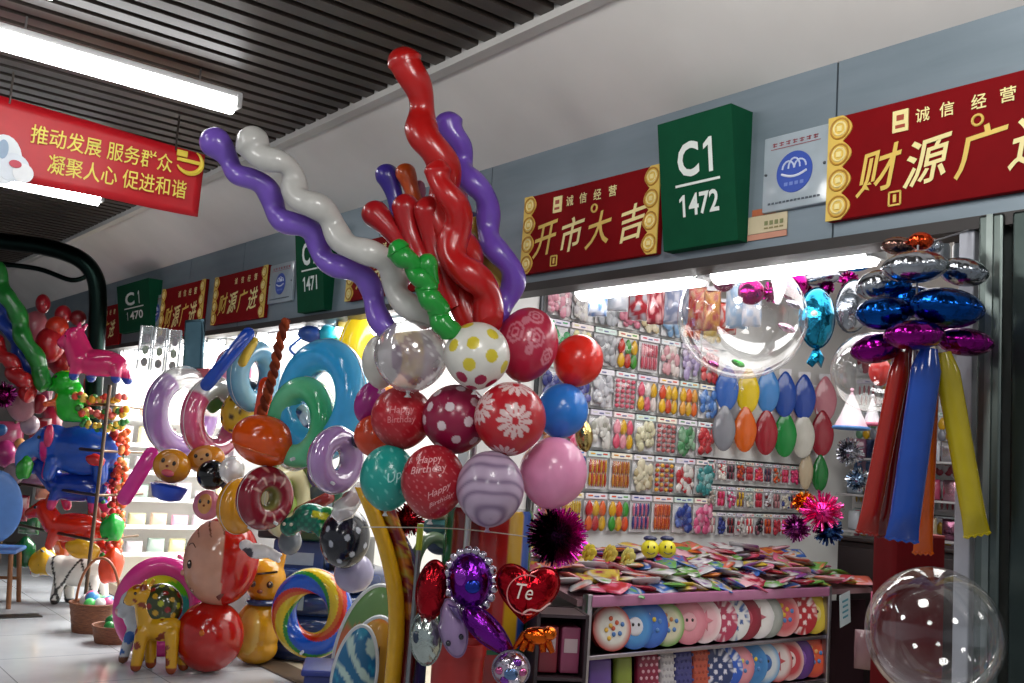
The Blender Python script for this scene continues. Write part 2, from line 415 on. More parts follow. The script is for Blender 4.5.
def bline(body, p0, p1, h, name):
    a = bl(*p0); b = bl(*p1); L = sqrt((b[0]-a[0])**2+(b[1]-a[1])**2); dx, dz = (b[0]-a[0])/L, (b[1]-a[1])/L
    m = MB(); text(m, body, L, h, lambda u, v: ((a[0]+b[0])/2+u*dx-v*dz*0, -0.02, (a[1]+b[1])/2+u*dz+v), H('f2df62'), bold=0.006)
    m.build(name, 'paper', bt, smooth=False)
bline('推动发展 服务群众', (30, 134), (171, 165), 0.105, 'lettering')
bline('凝聚人心 促进和谐', (47, 164), (185, 191), 0.105, 'lettering')
m = MB(); e = bl(188, 162)
arc = [(e[0]+0.075*cos(t), -0.02, e[1]+0.07*sin(t)) for t in [radians(a) for a in range(-150, 75, 15)]]
m.tube(arc, lambda t: 0.004+0.012*sin(pi*min(1, t*1.02)), H('f2d54a'), 6)
m.box((e[0]-0.005, -0.02, e[1]+0.0), (0.13, 0.008, 0.02), H('f2d54a'), T=None); m.box((e[0]-0.045, -0.02, e[1]+0.035), (0.06, 0.009, 0.035), H('f2d54a'))
m.build('emblem', 'paper', bt)
m = MB()
for k, (x, y, rx, rz, cc) in enumerate(((2, 160, 0.09, 0.13, 'e8eef2'), (12, 168, 0.08, 0.075, 'dfe6ee'), (22, 174, 0.05, 0.05, 'f2f4f6'), (2, 150, 0.025, 0.05, '9db4cc'), (14, 165, 0.03, 0.02, 'c8485a'))):
    q = bl(x, y); m.plate(circle(22, rx, q[0], q[1], rz), 0.003, H(cc), TR((0, -0.018-0.003*k, 0)))
m.build('ornament', 'paper', bt, smooth=False)
for x, y in ((10, 100), (176, 147)):
    q = bl(x, y); MB().tube([(q[0], 0, q[1]-0.02), (q[0], 0, 0.42)], 0.006, H('7a716b'), 6).build('rod', 'metal', bt)

# ------------------------------------------------------------------ shop signs on the fascia
def fac_rect(xl, yl0, yl1, xr, yr0, yr1, X=FX):
    """Y, Z extent on the fascia of a board seen from (xl, yl0..yl1) to (xr, yr0..yr1)"""
    a, b, c_, d = onX(xl, yl0, X), onX(xl, yl1, X), onX(xr, yr0, X), onX(xr, yr1, X)
    return (a.y+b.y)/2, (c_.y+d.y)/2, (b.z+d.z)/2, (a.z+c_.z)/2       # y_left, y_right, z0, z1
GOLD = H('e6c35a'); GOLD2 = H('f6e6a0'); GOLDD = H('b8862c')
def coin_edge(t, x, w, h, flip, name='gold_border'):
    m = MB(); n = 4; r = h/n/2
    out = [(x - flip*w*0.5, -h/2), (x - flip*w*0.5, h/2)]
    pts = []
    for i in range(n*8+1):
        z = h/2 - h*i/(n*8); pts.append((x + flip*(w*0.15+w*0.4*abs(sin(pi*i/8))), z))
    poly = [(x-flip*w*0.5, -h/2), (x-flip*w*0.5, h/2)] + pts
    if flip < 0: poly = poly[::-1]
    m.plate(poly[::-1], 0.006, GOLD, TR((0, -0.017, 0)))
    for i in range(n):
        zc = h/2-h*(i+0.5)/n
        for q in (0.78, 0.5): m.torus(r*q, 0.004, GOLDD if q > .6 else GOLD2, TR((x+flip*w*0.02, -0.021, zc)), 20, 5, sq=1.0)
        m.box((x+flip*w*0.02, -0.022, zc), (r*0.4, 0.004, r*0.4), GOLD2)
    m.build(name, 'satin', t)
def red_sign(label, ext, big, small='诚信经营', lefts=True, rights=True, seals=True, bx=None, sx=None):
    yl, yr, z0, z1 = ext; w = yl-yr; h = z1-z0
    t = thing('shop_sign', label, 'sign', (FX-0.016, (yl+yr)/2, (z0+z1)/2), FAC, 'red shop signs with gold lettering')
    MB().box((0, 0, 0), (w, 0.03, h), H('7d060e'), bev=0.004).build('board', 'matte', t)
    bw = 0.075*min(1.3, w/0.8)
    if lefts: coin_edge(t, -w/2+bw*0.5, bw, h, 1)
    if rights: coin_edge(t, w/2-bw*0.5, bw, h, -1)
    m = MB(); n = len(big); a0, a1 = (-w/2+bw*1.3, w/2-bw*1.3)
    for i, ch in enumerate(big):
        cw = (a1-a0)/n; cx = a0+cw*(i+0.5) if not bx else (yl+yr)/2-onX(bx[i], 190, FX).y; g = h*0.42
        text(m, ch, min(cw*0.85, g*1.0) if not bx else g*.95, g, lambda u, v: (cx+u+v*0.18, -0.019, -h*0.1+v+u*0.12), GOLD2 if i % 2 else GOLD, bold=0.012)
    m.build('lettering', 'satin', t, smooth=False)
    if small:
        m = MB(); n = len(small)
        for i, ch in enumerate(small):
            cx = a0+(a1-a0)*(0.42+0.16*i) if not sx else (yl+yr)/2-onX(sx[i+1], 130, FX).y; text(m, ch, h*0.13, h*0.13, flat(cx, h*0.32, -0.019), GOLD2, bold=0.012)
        m.build('lettering', 'satin', t, smooth=False)
    if seals:
        m = MB(); cx = a0+(a1-a0)*0.28 if not sx else (yl+yr)/2-onX(sx[0], 130, FX).y
        m.box((cx, -0.018, h*0.31), (h*0.15, 0.005, h*0.2), GOLD2); m.box((cx, -0.021, h*0.34), (h*0.07, 0.002, h*0.05), H('a5402a')); m.box((cx, -0.021, h*0.26), (h*0.09, 0.002, h*0.03), H('a5402a'))
        cx2 = a0+(a1-a0)*0.2
        for d in ((0, h*0.06, h*0.11, 0.006), (0, -h*0.06, h*0.11, 0.006), (h*0.055, 0, 0.006, h*0.12), (-h*0.055, 0, 0.006, h*0.12), (0.0, 0, h*0.03, h*0.07)):
            m.box((cx2+d[0], -0.018, -h*0.39+d[1]), (d[2], 0.003, d[3]), GOLD)
        m.torus(h*0.045, h*0.012, GOLD, TR((a0+(a1-a0)*(0.66 if not bx else .58), -0.018, h*0.16)), 16, 6)
        m.build('seal', 'satin', t)
    return t
red_sign('red sign with four big gold characters left of the green 1472 box', fac_rect(528, 200, 275, 664, 166, 255), '开市大吉', bx=(554, 580, 607, 640), sx=(568, 580, 593, 607, 622))
e = fac_rect(833, 120, 224, 1023, 76, 192); w_ = (e[0]-e[1])*1.45
red_sign('long red sign with gold characters at the top right corner', (e[0], e[0]-w_, e[2], e[3]), '财源广进', bx=(884, 932, 986, 1042), sx=(906, 928, 952, 984, 1013))
e = fac_rect(217, 279, 325, 270, 266, 318); red_sign('red gold-lettered sign just left of the 1471 notice plate', e, '财源广进', seals=False)
e = fac_rect(164, 290, 340, 207, 281, 332); red_sign('red gold-lettered sign behind the tilted mirror panel', e, '财源广进', seals=False)
e = fac_rect(92, 309, 348, 123, 306, 345); red_sign('plain red sign at the far end beside the arch post', e, '财源广进', lefts=False, rights=False, seals=False)
e = fac_rect(352, 246, 302, 440, 224, 288); red_sign('red gold-edged sign mostly hidden behind the twisted balloons', e, '开市大吉', seals=False)

def number_box(label, ext, l1, l2, top, bot):
    yl, yr, z0, z1 = ext; w = yl-yr; h = z1-z0
    t = thing('number_sign', label, 'sign', (FX, (yl+yr)/2, (z0+z1)/2), FAC, 'green shop number boxes')
    G = H('0a4a30'); m = MB(); x = w/2
    m.add([(-x, 0, h/2), (x, 0, h/2), (x, 0, -h/2), (-x, 0, -h/2), (-x, -top, h/2), (x, -top, h/2), (x, -bot, -h/2), (-x, -bot, -h/2)],
          [(0, 1, 2, 3), (4, 7, 6, 5), (0, 4, 5, 1), (1, 5, 6, 2), (2, 6, 7, 3), (3, 7, 4, 0)], G)
    m.build('box', 'matte', t, smooth=False)
    def pl(cx, cz):
        def f(u, v):
            z = cz+v; q = (z+h/2)/h; return (cx+u, -(bot+(top-bot)*q)-0.003, z)
        return f
    W = H('e8f0ea')
    if l1:
        def one(m, cx, cz, hh):
            q = hh; P = pl(cx, cz); pts = [(-.02*q, -.5*q), (.13*q, -.5*q), (.13*q, .5*q), (.02*q, .5*q), (-.2*q, .33*q), (-.2*q, .18*q), (-.02*q, .28*q)]
            m.add([P(u, v) for u, v in pts], [(6, 0, 1, 2), (6, 2, 3, 4), (6, 4, 5)], W)
        m = MB(); text(m, l1[0], w*0.29, h*0.27, pl(-0.09*w, h*0.17), W, bold=0.03); one(m, w*0.19, h*0.17, h*0.26); m.build('lettering', 'paper', t, smooth=False)
        m = MB(); P = pl(0.02*w, -h*0.02); m.add([P(-w*.3, -.005), P(w*.3, -.005), P(w*.3, .005), P(-w*.3, .005)], [(0, 1, 2, 3)], W); m.build('rule', 'paper', t, smooth=False)
        m = MB(); text(m, l2[1:], w*0.4, h*0.17, pl(0.09*w, -h*0.18), W, bold=0.02); one(m, -w*0.19, -h*0.18, h*0.17); m.build('lettering', 'paper', t, smooth=False)
    return t
q = onY(738, 114, 2.42)
number_box('green wedge box reading C1 1472 above the bright shop front', (onX(657, 134, 2.87).y, 2.425, 2.385, 2.9), 'C1', '1472', 0.13, 0.055)
e = fac_rect(294, 238, 315, 318, 232, 310); number_box('green wedge box reading C1 1471 by the purple twisted balloon', (onX(294, 240, 2.87).y, onX(320, 236, 2.87).y, e[2]-0.01, e[3]), 'C1', '1471', 0.13, 0.055)
e = fac_rect(128, 287, 334, 160, 284, 328); number_box('farthest green number box, at the upper left beyond the red signs', e, 'C1', '1470', 0.13, 0.055)

def notice(label, ext, hidden=False):
    yl, yr, z0, z1 = ext; w = yl-yr; h = z1-z0
    t = thing('notice_plate', label, 'notice', (FX-0.012, (yl+yr)/2, (z0+z1)/2), FAC, 'white notice plates on the fascia')
    MB().box((0, 0, 0), (w, 0.022, h), H('b9c6cf'), bev=0.004).build('board', 'vinyl', t)
    m = MB().plate(circle(40, h*0.27, 0, -h*0.03), 0.002, H('2f4fae'), TR((0, -0.013, 0))); m.build('emblem', 'card', t, smooth=False)
    m = MB()
    for s in (-1, 0, 1):
        m.tube([(s*h*.09+h*.11*cos(a)*0.8, -0.015, h*0.02+h*.1*sin(a)*(1 if s else 1.3)) for a in [pi*k/8 for k in range(9)]], h*0.012, H('c9d4ea'), 5)
    m.tube([(-h*.19+h*.38*k/10, -0.015, -h*0.04-h*.05*sin(pi*k/10)) for k in range(11)], h*0.016, H('dfe6f4'), 5)
    for k in range(4): m.box((-h*.12+h*.08*k, -0.0145, -h*.18), (h*.05, 0.002, h*.045), H('6f86cc'))
    m.build('emblem_mark', 'card', t)
    m = MB()
    for k in range(7):
        cx = -w*.32+w*.105*k; m.box((cx, -0.0125, h*.39), (w*.07, 0.002, h*.012), H('9a4a52')); m.box((cx, -0.0125, h*.36), (w*.06, 0.002, h*.01), H('9a4a52')); m.box((cx+w*.01*(k % 3-1), -0.0125, h*.375), (w*.014, 0.002, h*.055), H('9a4a52'))
    m.box((0, -0.0125, h*.32), (w*.76, 0.002, h*.008), H('9a4a52'))
    for k in range(14): m.box((-w*.38+w*.058*k, -0.0125, -h*.4), (w*.04, 0.002, h*.025), H('4a5560'))
    m.build('lettering', 'card', t, smooth=False)
    m = MB()
    for s in (-1, 1): m.ball((s*w*.45, -0.013, 0), 0.006, H('6a6f74'), nu=8, nv=6)
    m.build('screw', 'metal', t)
    return t
notice('white notice plate with a blue emblem right of the 1472 box', fac_rect(767, 140, 213, 832, 126, 204))
notice('white notice plate with a blue emblem left of the 1471 box', fac_rect(272, 266, 305, 296, 262, 300))
notice('white notice plate with a blue emblem left of the mirror panel', fac_rect(153, 297, 330, 165, 295, 328))
e = fac_rect(749, 212, 242, 788, 206, 234)
t = thing('sticker', 'small cream and orange sticker below the notice plate', 'sticker', (FX-0.004, (e[0]+e[1])/2, (e[2]+e[3])/2), FAC)
w_, h_ = e[0]-e[1], e[3]-e[2]
MB().box((0, 0, 0), (w_, 0.004, h_*.6), H('cdbf9e')).box((-w_*.1, -0.001, h_*.42), (w_*.6, 0.004, h_*.22), H('b4623e')).box((0, -0.001, -h_*.42), (w_, 0.004, h_*.2), H('c98f78')).build('paper', 'paper', t)
m = MB()
for k in range(4): m.box((w_*(-.02+.13*k), -0.004, 0), (w_*.08, 0.002, h_*.14), H('7d8256')); m.box((w_*(-.02+.13*k), -0.004, -h_*.17), (w_*.09, 0.002, h_*.05), H('8d8256'))
m.build('lettering', 'paper', t, smooth=False)

# ------------------------------------------------------------------ balloon bouquet
def latex_shape(n): k = 1.0 - 0.16*max(0, -n.z)**2.2; return (k, k, 1.0)
def balloon(label, x, y, rx, ry, w, col=None, dcol=None, roll=0, mat='latex', group='round balloons of the big bouquet', name='balloon', knot=True, nu=40, nv=28, kc=None, yaw=0):
    a, b = S(rx, w), S(ry, w)
    o = MB().ball((0, 0, 0), (a, a, b), col or WHITE, nu=nu, nv=nv, shape=latex_shape, dcol=dcol).build(name, mat, loc=at(x, y, w), rot=FACE(yaw, roll))
    tag(o, label, 'balloon', group)
    if knot:
        z = -b*0.99
        MB().lathe([(a*.05, z+.004), (a*.055, z-.004), (a*.04, z-.008), (a*.10, z-.018), (a*.095, z-.02)], kc or col or WHITE, 10).build('knot', 'latex', o)
    return o
def fib(n, jit=0.0, seed=1):
    R = random.Random(seed); out = []
    for i in range(n):
        z = 1-2*(i+.5)/n; r = sqrt(1-z*z); t = i*2.399963
        v = Vector((r*cos(t), r*sin(t), z)) + Vector((R.uniform(-jit, jit), R.uniform(-jit, jit), R.uniform(-jit, jit))); out.append(v.normalized())
    return out
def dirv(u, v):
    """direction on the facing side: u right, v up in -1..1"""
    return Vector((u, -sqrt(max(0.0, 1-u*u-v*v)), v)).normalized()
def dotted(base, dots, ang):
    base = H(base) if isinstance(base, str) else base
    def f(n):
        for d, c in dots:
            if n.dot(d) > cos(ang): return c
        return base
    return f
Y_, M_ = H('e6d23c'), H('b0184c')
wd_ = [(dirv(u, v), Y_) for u, v in ((-.1, .28), (-.7, .2), (.45, .62), (.48, -.05), (-.18, -.35), (-.35, .85), (.88, -.3))] + [(dirv(u, v), M_) for u, v in ((-.42, -.7), (.2, -.75), (-.1, -.97), (.55, -.8))]
balloon('white balloon with yellow dots at the top of the bouquet', 477, 356, 33, 34, 3.98, dcol=dotted('efeee6', wd_, 0.2), nu=180, nv=120)
md = [(dirv(u, v), H('f0dfe6')) for u, v in ((-.15, .3), (-.75, .28), (-.35, -.25), (-.58, .68), (.42, -.08), (.1, -.6), (.1, .85), (.55, .48), (-.9, -.1), (-.45, -.8), (.62, -.6))]
balloon('magenta balloon with white dots at the heart of the bouquet', 456, 419, 34, 35, 4.12, dcol=dotted('9c1546', md, 0.14), nu=180, nv=120)
def daisy(base, pet, flowers, core=None):
    base, pet = H(base), H(pet)
    def f(n):
        for d, r in flowers:
            ang = math.acos(max(-1, min(1, n.dot(d))))
            if ang < r:
                a, b = frame(d); th = atan2(n.dot(a), n.dot(b)); q = abs(cos(6*th))
                if 0.2*r < ang < r*(0.62+0.38*q) and q > 0.25: return pet
                if ang < 0.14*r: return core or base
        return base
    return f
balloon('red balloon printed with big white daisies', 510, 419, 36, 37, 3.98, dcol=daisy('c9222f', 'f0d3d2', [(dirv(.15, -.08), .52), (dirv(-.82, .25), .5), (dirv(.1, .9), .5), (dirv(-.1, -.95), .45)]), nu=140, nv=100)
def ringflower(base, ink, flowers):
    base, ink = H(base), H(ink)
    def f(n):
        for d, r in flowers:
            ang = math.acos(max(-1, min(1, n.dot(d))))
            if ang < r*1.1:
                a, b = frame(d); th = atan2(n.dot(a), n.dot(b)); e = r*(0.8+0.2*abs(cos(3*th)))
                if abs(ang-e) < .045 or abs(ang-r*.4) < .035: return ink
        return base
    return f
balloon('rose pink balloon with pale flower outlines at the upper right of the bouquet', 527, 345, 31, 38, 4.2, dcol=ringflower('c42a4c', 'e08a9a', [(dirv(.25, .15), .26), (dirv(-.45, .2), .28), (dirv(.1, .72), .25), (dirv(.72, -.25), .22), (dirv(-.2, .55), .12), (dirv(.1, -.2), .12)]), roll=8, nu=120, nv=90)
balloon('plain red balloon beside the bag wall', 578, 361, 25, 27, 4.3, H('ee2c1e'), roll=22)
balloon('plain blue balloon below the plain red one', 562, 411, 26, 28, 4.25, H('2a86e4'), roll=14)
balloon('plain pink balloon at the right of the lower row', 553, 473, 34, 36, 4.1, H('f5a2cb'), roll=12)
MC = dirv(.1, -.75)
def marble(n):
    v = 17*math.acos(max(-1, min(1, n.dot(MC)))) + 1.5*sin(n.x*4+1)+1.0*sin(n.z*6); k = 0.5+0.5*sin(v); k = k**3
    return mixc(H('c9b2cc'), H('8c7494'), k)
balloon('lilac marbled balloon hanging lowest in the bouquet', 490, 489, 34, 38, 3.92, dcol=marble, kc=H('b79fbb'), nu=96, nv=64)
def speck(base, ink, sc, th, seed=0, zlo=-2):
    base, ink = H(base), H(ink)
    def f(n):
        v = sin(n.x*sc+seed)*sin(n.z*sc*1.3+2*seed)+.6*sin(n.x*sc*2.1+n.z*sc*1.7+seed)
        return ink if v > th and n.z > zlo else base
    return f
def print_on(o, lines, a, b, ink, k=1.012):
    """lines of (text, u, v, width, height, slope) in units of the balloon's own half sizes"""
    m = MB()
    for body, cu, cv, w, h, sl in lines:
        def place(u, v, cu=cu, cv=cv, sl=sl):
            lon = cu+u; lat = cv+v+u*sl; d = Vector((sin(lon)*cos(lat), -cos(lon)*cos(lat), sin(lat))); q = latex_shape(d)[0]*k
            return (d.x*a*q, d.y*a*q, d.z*b*k)
        text(m, body, w, h, place, ink, bold=0.01, res=2)
    return m.build('printed_words', 'paper', o, smooth=False)
w = 3.98
o = balloon('red balloon printed with happy birthday words', 433, 482, 32, 37, w, dcol=speck('b81c2c', 'd9737a', 23, 1.05, 1.3), nu=110, nv=80)
print_on(o, [('Happy', -.1, .62, .9, .3, .15), ('Birthday', -.1, .33, 1.2, .26, .15), ('Happy', .3, -.2, .7, .24, .5), ('Birthday', .42, -.46, .8, .2, .5)], S(32, w), S(37, w), H('e6a0a4'))
w = 4.15
o = balloon('teal balloon with white stars and pale writing at lower left', 388, 478, 28, 33, w, dcol=speck('1fa79c', '6fd0c6', 12, 1.05, .5), nu=96, nv=64)
print_on(o, [('Up', .35, .05, .5, .4, .4)], S(28, w), S(33, w), H('a6e4de'))
w = 4.2
o = balloon('red balloon with faint red print left of the magenta dotted one', 402, 418, 31, 32, w, dcol=speck('c0202e', 'd2525a', 17, .9, 2.1), nu=96, nv=64)
print_on(o, [('Happy', .1, .2, .8, .3, .1), ('Birthday', .1, -.1, .9, .26, .1)], S(31, w), S(32, w), H('d97a80'))
BL_ = dirv(.28, -.12)
def clearprint(n):
    d = math.acos(max(-1, min(1, n.dot(BL_)))) + .12*sin(7*n.x+3)*sin(6*n.z)
    if d < .72:
        if abs(sin(9*n.z+3*sin(5*n.x))) < .16 and n.z > -.1: return (.62, .56, .6, .9)
        k = .5+.5*sin(8*n.x+2)*sin(7*n.z); return (.17+.12*k, .12+.1*k, .16+.12*k, .86)
    return (.6, .56, .57, .62)
balloon('see-through balloon with grey print at the upper left of the bouquet', 411, 356, 37, 37, 4.08, dcol=clearprint, mat='tint', nu=64, nv=44, kc=(.8, .8, .8, 1))
balloon('pale white balloon peeping out behind the see-through one', 382, 361, 20, 28, 4.3, H('dcdad2'))
balloon('magenta balloon half hidden at the left of the bouquet', 370, 402, 15, 22, 4.55, H('b02a8e'), roll=20, knot=False)
balloon('orange balloon half hidden above the teal one', 374, 436, 20, 21, 4.5, H('e0491c'), knot=False)
balloon('small gold foil balloon glinting behind the pink one', 584, 436, 9, 16, 4.6, H('c8b070'), mat='foil', knot=False, roll=-10)

# twisted long balloons: a bulb at the tip, then a corkscrew body running down into the bouquet
def twisted(label, pts, w0, w1, r, bulb, turns, amp, hexc, ph=0.0, group='twisted long balloons of the big bouquet', bulb_at=0.0, taper=1.0):
    base = catmull([at(p[0], p[1], w0+(w1-w0)*i/(len(pts)-1)) for i, p in enumerate(pts)], 24); n = len(base); out = []
    wm = (w0+w1)/2; A = S(amp, wm)
    root = base[0].copy()
    a = None
    for i, p in enumerate(base):
        t = i/(n-1); d = (base[min(i+1, n-1)]-base[max(i-1, 0)]).normalized()
        a = frame(d)[0] if a is None else (a-d*a.dot(d)).normalized()
        b = a.cross(d)
        e = min(1, t/0.22); e = e*e*(3-2*e); out.append(p - root + (a*cos(2*pi*turns*t+ph)+b*sin(2*pi*turns*t+ph))*A*e)
    R0, RB = S(r, wm), S(bulb, wm)
    cum = [0.0]
    for i in range(n-1): cum.append(cum[-1]+(out[i+1]-out[i]).length)
    L = cum[-1]; tb = RB/L; ts = []
    ts += [tb*(1-cos(pi/2*k/8)) for k in range(8)]
    k = int(max(24, L/0.014)); ts += [tb+(1-tb)*i/k for i in range(k+1)]
    def lerp(t):
        d = t*L; i = 0
        while i < n-2 and cum[i+1] < d: i += 1
        return out[i].lerp(out[i+1], (d-cum[i])/max(1e-9, cum[i+1]-cum[i]))
    P = [lerp(t) for t in ts]
    def radt(t):
        if t < tb: return RB*sqrt(max(0.0004, 1-((tb-t)/tb)**2))
        k = min(1, (t-tb)/(tb*2.8)); q = k*k*(3-2*k); rr = RB*(1-q)+R0*q
        dip = 1-0.2*sin(pi*min(1, (t-tb)/(tb*3.6))) if t < tb*4.6 else 1
        lobe = 1-.13*(0.5+0.5*cos(2*pi*turns*2*t+ph)) if turns > 1 else 1
        return rr*dip*lobe*(1 if t < .985 else max(.15, sqrt(max(0, 1-((t-.985)/.015)**2))))
    RR = [radt(t) for t in ts]; out = P
    rad = lambda u: RR[int(round(u*(len(RR)-1)))]
    o = MB().tube(out, rad, H(hexc), 16).build('twisted_balloon', 'latex', loc=root)
    # resample near the tip keeps the bulb round
    return tag(o, label, 'balloon', group)
twisted('purple twisted balloon reaching farthest left beside the white one', [(204, 132), (230, 160), (252, 182), (276, 207), (300, 228), (322, 250), (350, 272), (376, 300), (392, 335)], 4.15, 4.2, 12, 15.5, 4.0, 6, '8460cc', .3)
twisted('white twisted balloon lying along the purple one at left', [(241, 131), (262, 152), (285, 172), (303, 195), (322, 217), (350, 240), (384, 268), (405, 295), (425, 326)], 4.05, 4.1, 13.5, 18, 4.0, 6, 'd8d7d2', 1.6)
twisted('tall red twisted balloon rising highest above the bouquet', [(402, 47), (409, 78), (425, 118), (434, 150), (441, 188), (453, 225), (460, 258), (469, 290), (474, 328)], 4.05, 4.15, 17, 18, 3.3, 7, 'c01a18', 4.2)
twisted('purple twisted balloon right of the tall red one', [(447, 112), (455, 145), (471, 172), (482, 207), (499, 246), (508, 286), (502, 325)], 4.25, 4.2, 12.5, 15, 3.2, 6.5, '7c54c4', 2.2)
twisted('short red twisted balloon winding below the tall red one', [(436, 160), (450, 205), (458, 250), (478, 290), (496, 325)], 4.0, 4.05, 16, 14, 2.2, 7, 'c4191b', 3.2)
twisted('green twisted balloon with two tips in front of the red ones', [(391, 243), (409, 262), (424, 284), (438, 312), (452, 338)], 3.9, 3.95, 12, 13, 4.5, 2.0, '22a03a', 0)
twisted('small green balloon tip beside the larger green one', [(424, 254), (427, 268), (432, 286)], 3.92, 3.95, 10, 11.5, .5, .5, '22a03a', 0)
twisted('yellow twisted balloon behind the right purple one', [(474, 218), (482, 248), (492, 280), (496, 318)], 4.35, 4.3, 13, 12, 1.6, 5, 'd0b24e', 0)
twisted('dark blue balloon just showing behind the yellow one', [(470, 212), (473, 235), (480, 270)], 4.45, 4.4, 10, 10, 1, 3, '2b2f6a', 0)
twisted('short violet balloon at the back left of the red finger balloons', [(382, 166), (391, 190), (402, 220), (412, 260)], 4.4, 4.35, 10, 12, 1, 2, '46359c', 0)
twisted('short orange balloon next to the short violet one', [(402, 165), (409, 186), (420, 215), (430, 260)], 4.35, 4.3, 9, 10.5, 1, 1.5, 'd6581a', 0)
for i, (lab, pts, r) in enumerate((('red finger balloon pointing left, lowest of the red fingers', [(366, 206), (386, 226), (412, 258), (440, 300)], 12.5),
    ('red finger balloon standing upright left of the tall red one', [(404, 194), (408, 222), (424, 265), (444, 310)], 12.5),
    ('red finger balloon squeezed against the tall red one', [(428, 196), (430, 222), (440, 262), (456, 310)], 13.5))):
    twisted(lab, pts, 4.2-.05*i, 4.12, r*.98, r*1.12, .6, 1.0, ('b81c24', 'b5191f', 'b8181c')[i])
balloon('red balloon end resting on the white dotted balloon', 484, 312, 17, 20, 4.12, H('bd1719'), roll=-40, knot=False)
balloon('pale pink balloon glimpsed between the red finger balloons', 419, 192, 7, 12, 4.4, H('d889a4'), knot=False)
balloon('second pale pink balloon glimpsed right of the tall red one', 459, 200, 9, 16, 4.42, H('c9849c'), knot=False)
balloon('pale pink balloon end beside the white twisted balloon', 404, 272, 10, 16, 4.45, H('cf8fa8'), knot=False)

# stand under the bouquet
o = thing('bouquet_stand', 'pole stand with a red bucket foot under the bouquet', 'stand', (at(458, 660, 4.25).x, at(458, 660, 4.25).y, 0))
zt = at(458, 440, 4.3).z
MB().tube([(0, 0, 0.1), (0, 0, zt)], 0.014, H('c9c9c9'), 10).build('pole', 'metal', o)
zb = at(460, 642, 4.25).z
MB().lathe([(.085, 0), (.105, zb*.55), (.112, zb-.05), (.118, zb-.05), (.118, zb-.03), (.113, zb), (.1, zb), (.095, zb-.03)], H('a8201c'), 32).build('bucket', 'plastic', o)
p = floorw(413, 700); q = at(413, 620, 4.3)
o = thing('display_pole', 'thin grey pole with a yellow green cap left of the foil balloons', 'pole', (q.x, q.y, 0))
MB().lathe([(.09, 0), (.09, .012), (.02, .02)], H('6c6f72'), 24).build('base', 'metal', o)
za, zb_ = at(413, 548, 4.3).z, at(413, 524, 4.3).z
MB().tube([(0, 0, .01), (0, 0, za)], .011, H('8a8d90'), 10).build('shaft', 'metal', o)
MB().tube([(0, 0, za-.01), (0, 0, zb_)], .014, H('a8b41e'), 10).build('cap', 'plastic', o)
for x, y, rx in ((470, 585, 1), ):
    pass
# striped barrel columns behind
def barrel(label, x, w, rpx, ytop, cols):
    q = at(x, ytop, w); R = S(rpx, w); o = thing('striped_column', label, 'column', (q.x, q.y, 0), FACE()); n = 48
    def c(p):
        a = atan2(p.x, -p.y); return cols[int(((a+pi/2)/pi)*len(cols)) % len(cols)]
    MB().lathe([(R*.96, 0), (R, .02), (R, q.z-.02), (R*.96, q.z)], c, 96).build('drum', 'vinyl', o)
    MB().lathe([(R*1.02, q.z*.5), (R*1.02, q.z*.5+.02)], H('20603a'), 48, caps=False).build('band', 'vinyl', o)
barrel('striped column in green, red, yellow and blue behind the lilac balloon', 490, 4.75, 44, 508, [H(h) for h in ('1f6a3c', '1f6a3c', '7a1f24', '7a1f24', 'a8231f', 'a8231f', 'c79a22', '2c4fa0', '1f6a3c')])
rope = MB(); a = at(362, 527, 4.3); b = at(455, 530, 4.1); c_ = at(530, 537, 4.25)
rope.tube(catmull([a-a, b-a+Vector((0, 0, .005)), c_-a], 10), .0025, H('c9c4b4'), 6); tag(rope.build('string', 'matte', loc=a), 'thin pale string stretched under the lilac marbled balloon', 'string')

# ------------------------------------------------------------------ foil balloons under the bouquet
def heart(w, h, n=64):
    o = []
    for i in range(n):
        t = 2*pi*i/n; sx = sin(t); o.append((w/2*(1 if sx > 0 else -1)*abs(sx)**2.2, h/2*(13*cos(t)-4*cos(2*t)-1.4*cos(3*t)-.4*cos(4*t)+2.0)/14.0))
    return o
def foil(label, x, y, w, outline, h, hexc, roll=0, yaw=0, seam=0.006, name='foil_balloon', group='foil balloons under the bouquet', wr=.35, wn=26, mat='foil', pitch=0):
    o = MB().puff(outline, h, H(hexc), rings=8, wr=wr, wn=wn, seam=seam).build(name, mat, loc=at(x, y, w), rot=FACE(yaw, roll, pitch))
    return tag(o, label, 'balloon', group)
w = 3.95
o = foil('red foil heart balloon with white script', 527, 593, w, heart(S(62, w), S(58, w)), .06, 'b01422', roll=2)
m = MB()
def hf(cx, cz):
    def f(u, v):
        x, z = cx+u, cz+v; q = min(1, sqrt((x/S(31, w))**2+(z/S(29, w))**2)); return (x, -.06*sqrt(max(0, 1-q*q))*1.0-.006, z)
    return f
text(m, 'Te', S(17, w), S(15, w), hf(-S(3, w), S(3, w)), H('ead9d0'), shear=.25)
m.build('script', 'paper', o, smooth=False)
m = MB(); F = hf(0, 0)
m.tube([F(S(20, w)*cos(a), S(19, w)*sin(a)) for a in [radians(k) for k in range(70, 300, 10)]], .0025, H('d98a8a'), 5)
m.tube([F(S(-2+26*k/8, w), S(-18+10*k/8+2*sin(k), w)) for k in range(9)], .004, H('e6b8b4'), 5)
m.build('print', 'paper', o)
o = foil('narrow red foil balloon left of the purple scalloped one', 432, 590, 4.0, circle(40, S(15, 4), rz=S(29, 4)), .055, 'a81a26', roll=4)
o = foil('purple foil balloon with a silver scalloped rim', 470, 581, 4.0, circle(48, S(21, 4), rz=S(27, 4)), .06, '6c1f96', roll=-8)
m = MB(); n = 20
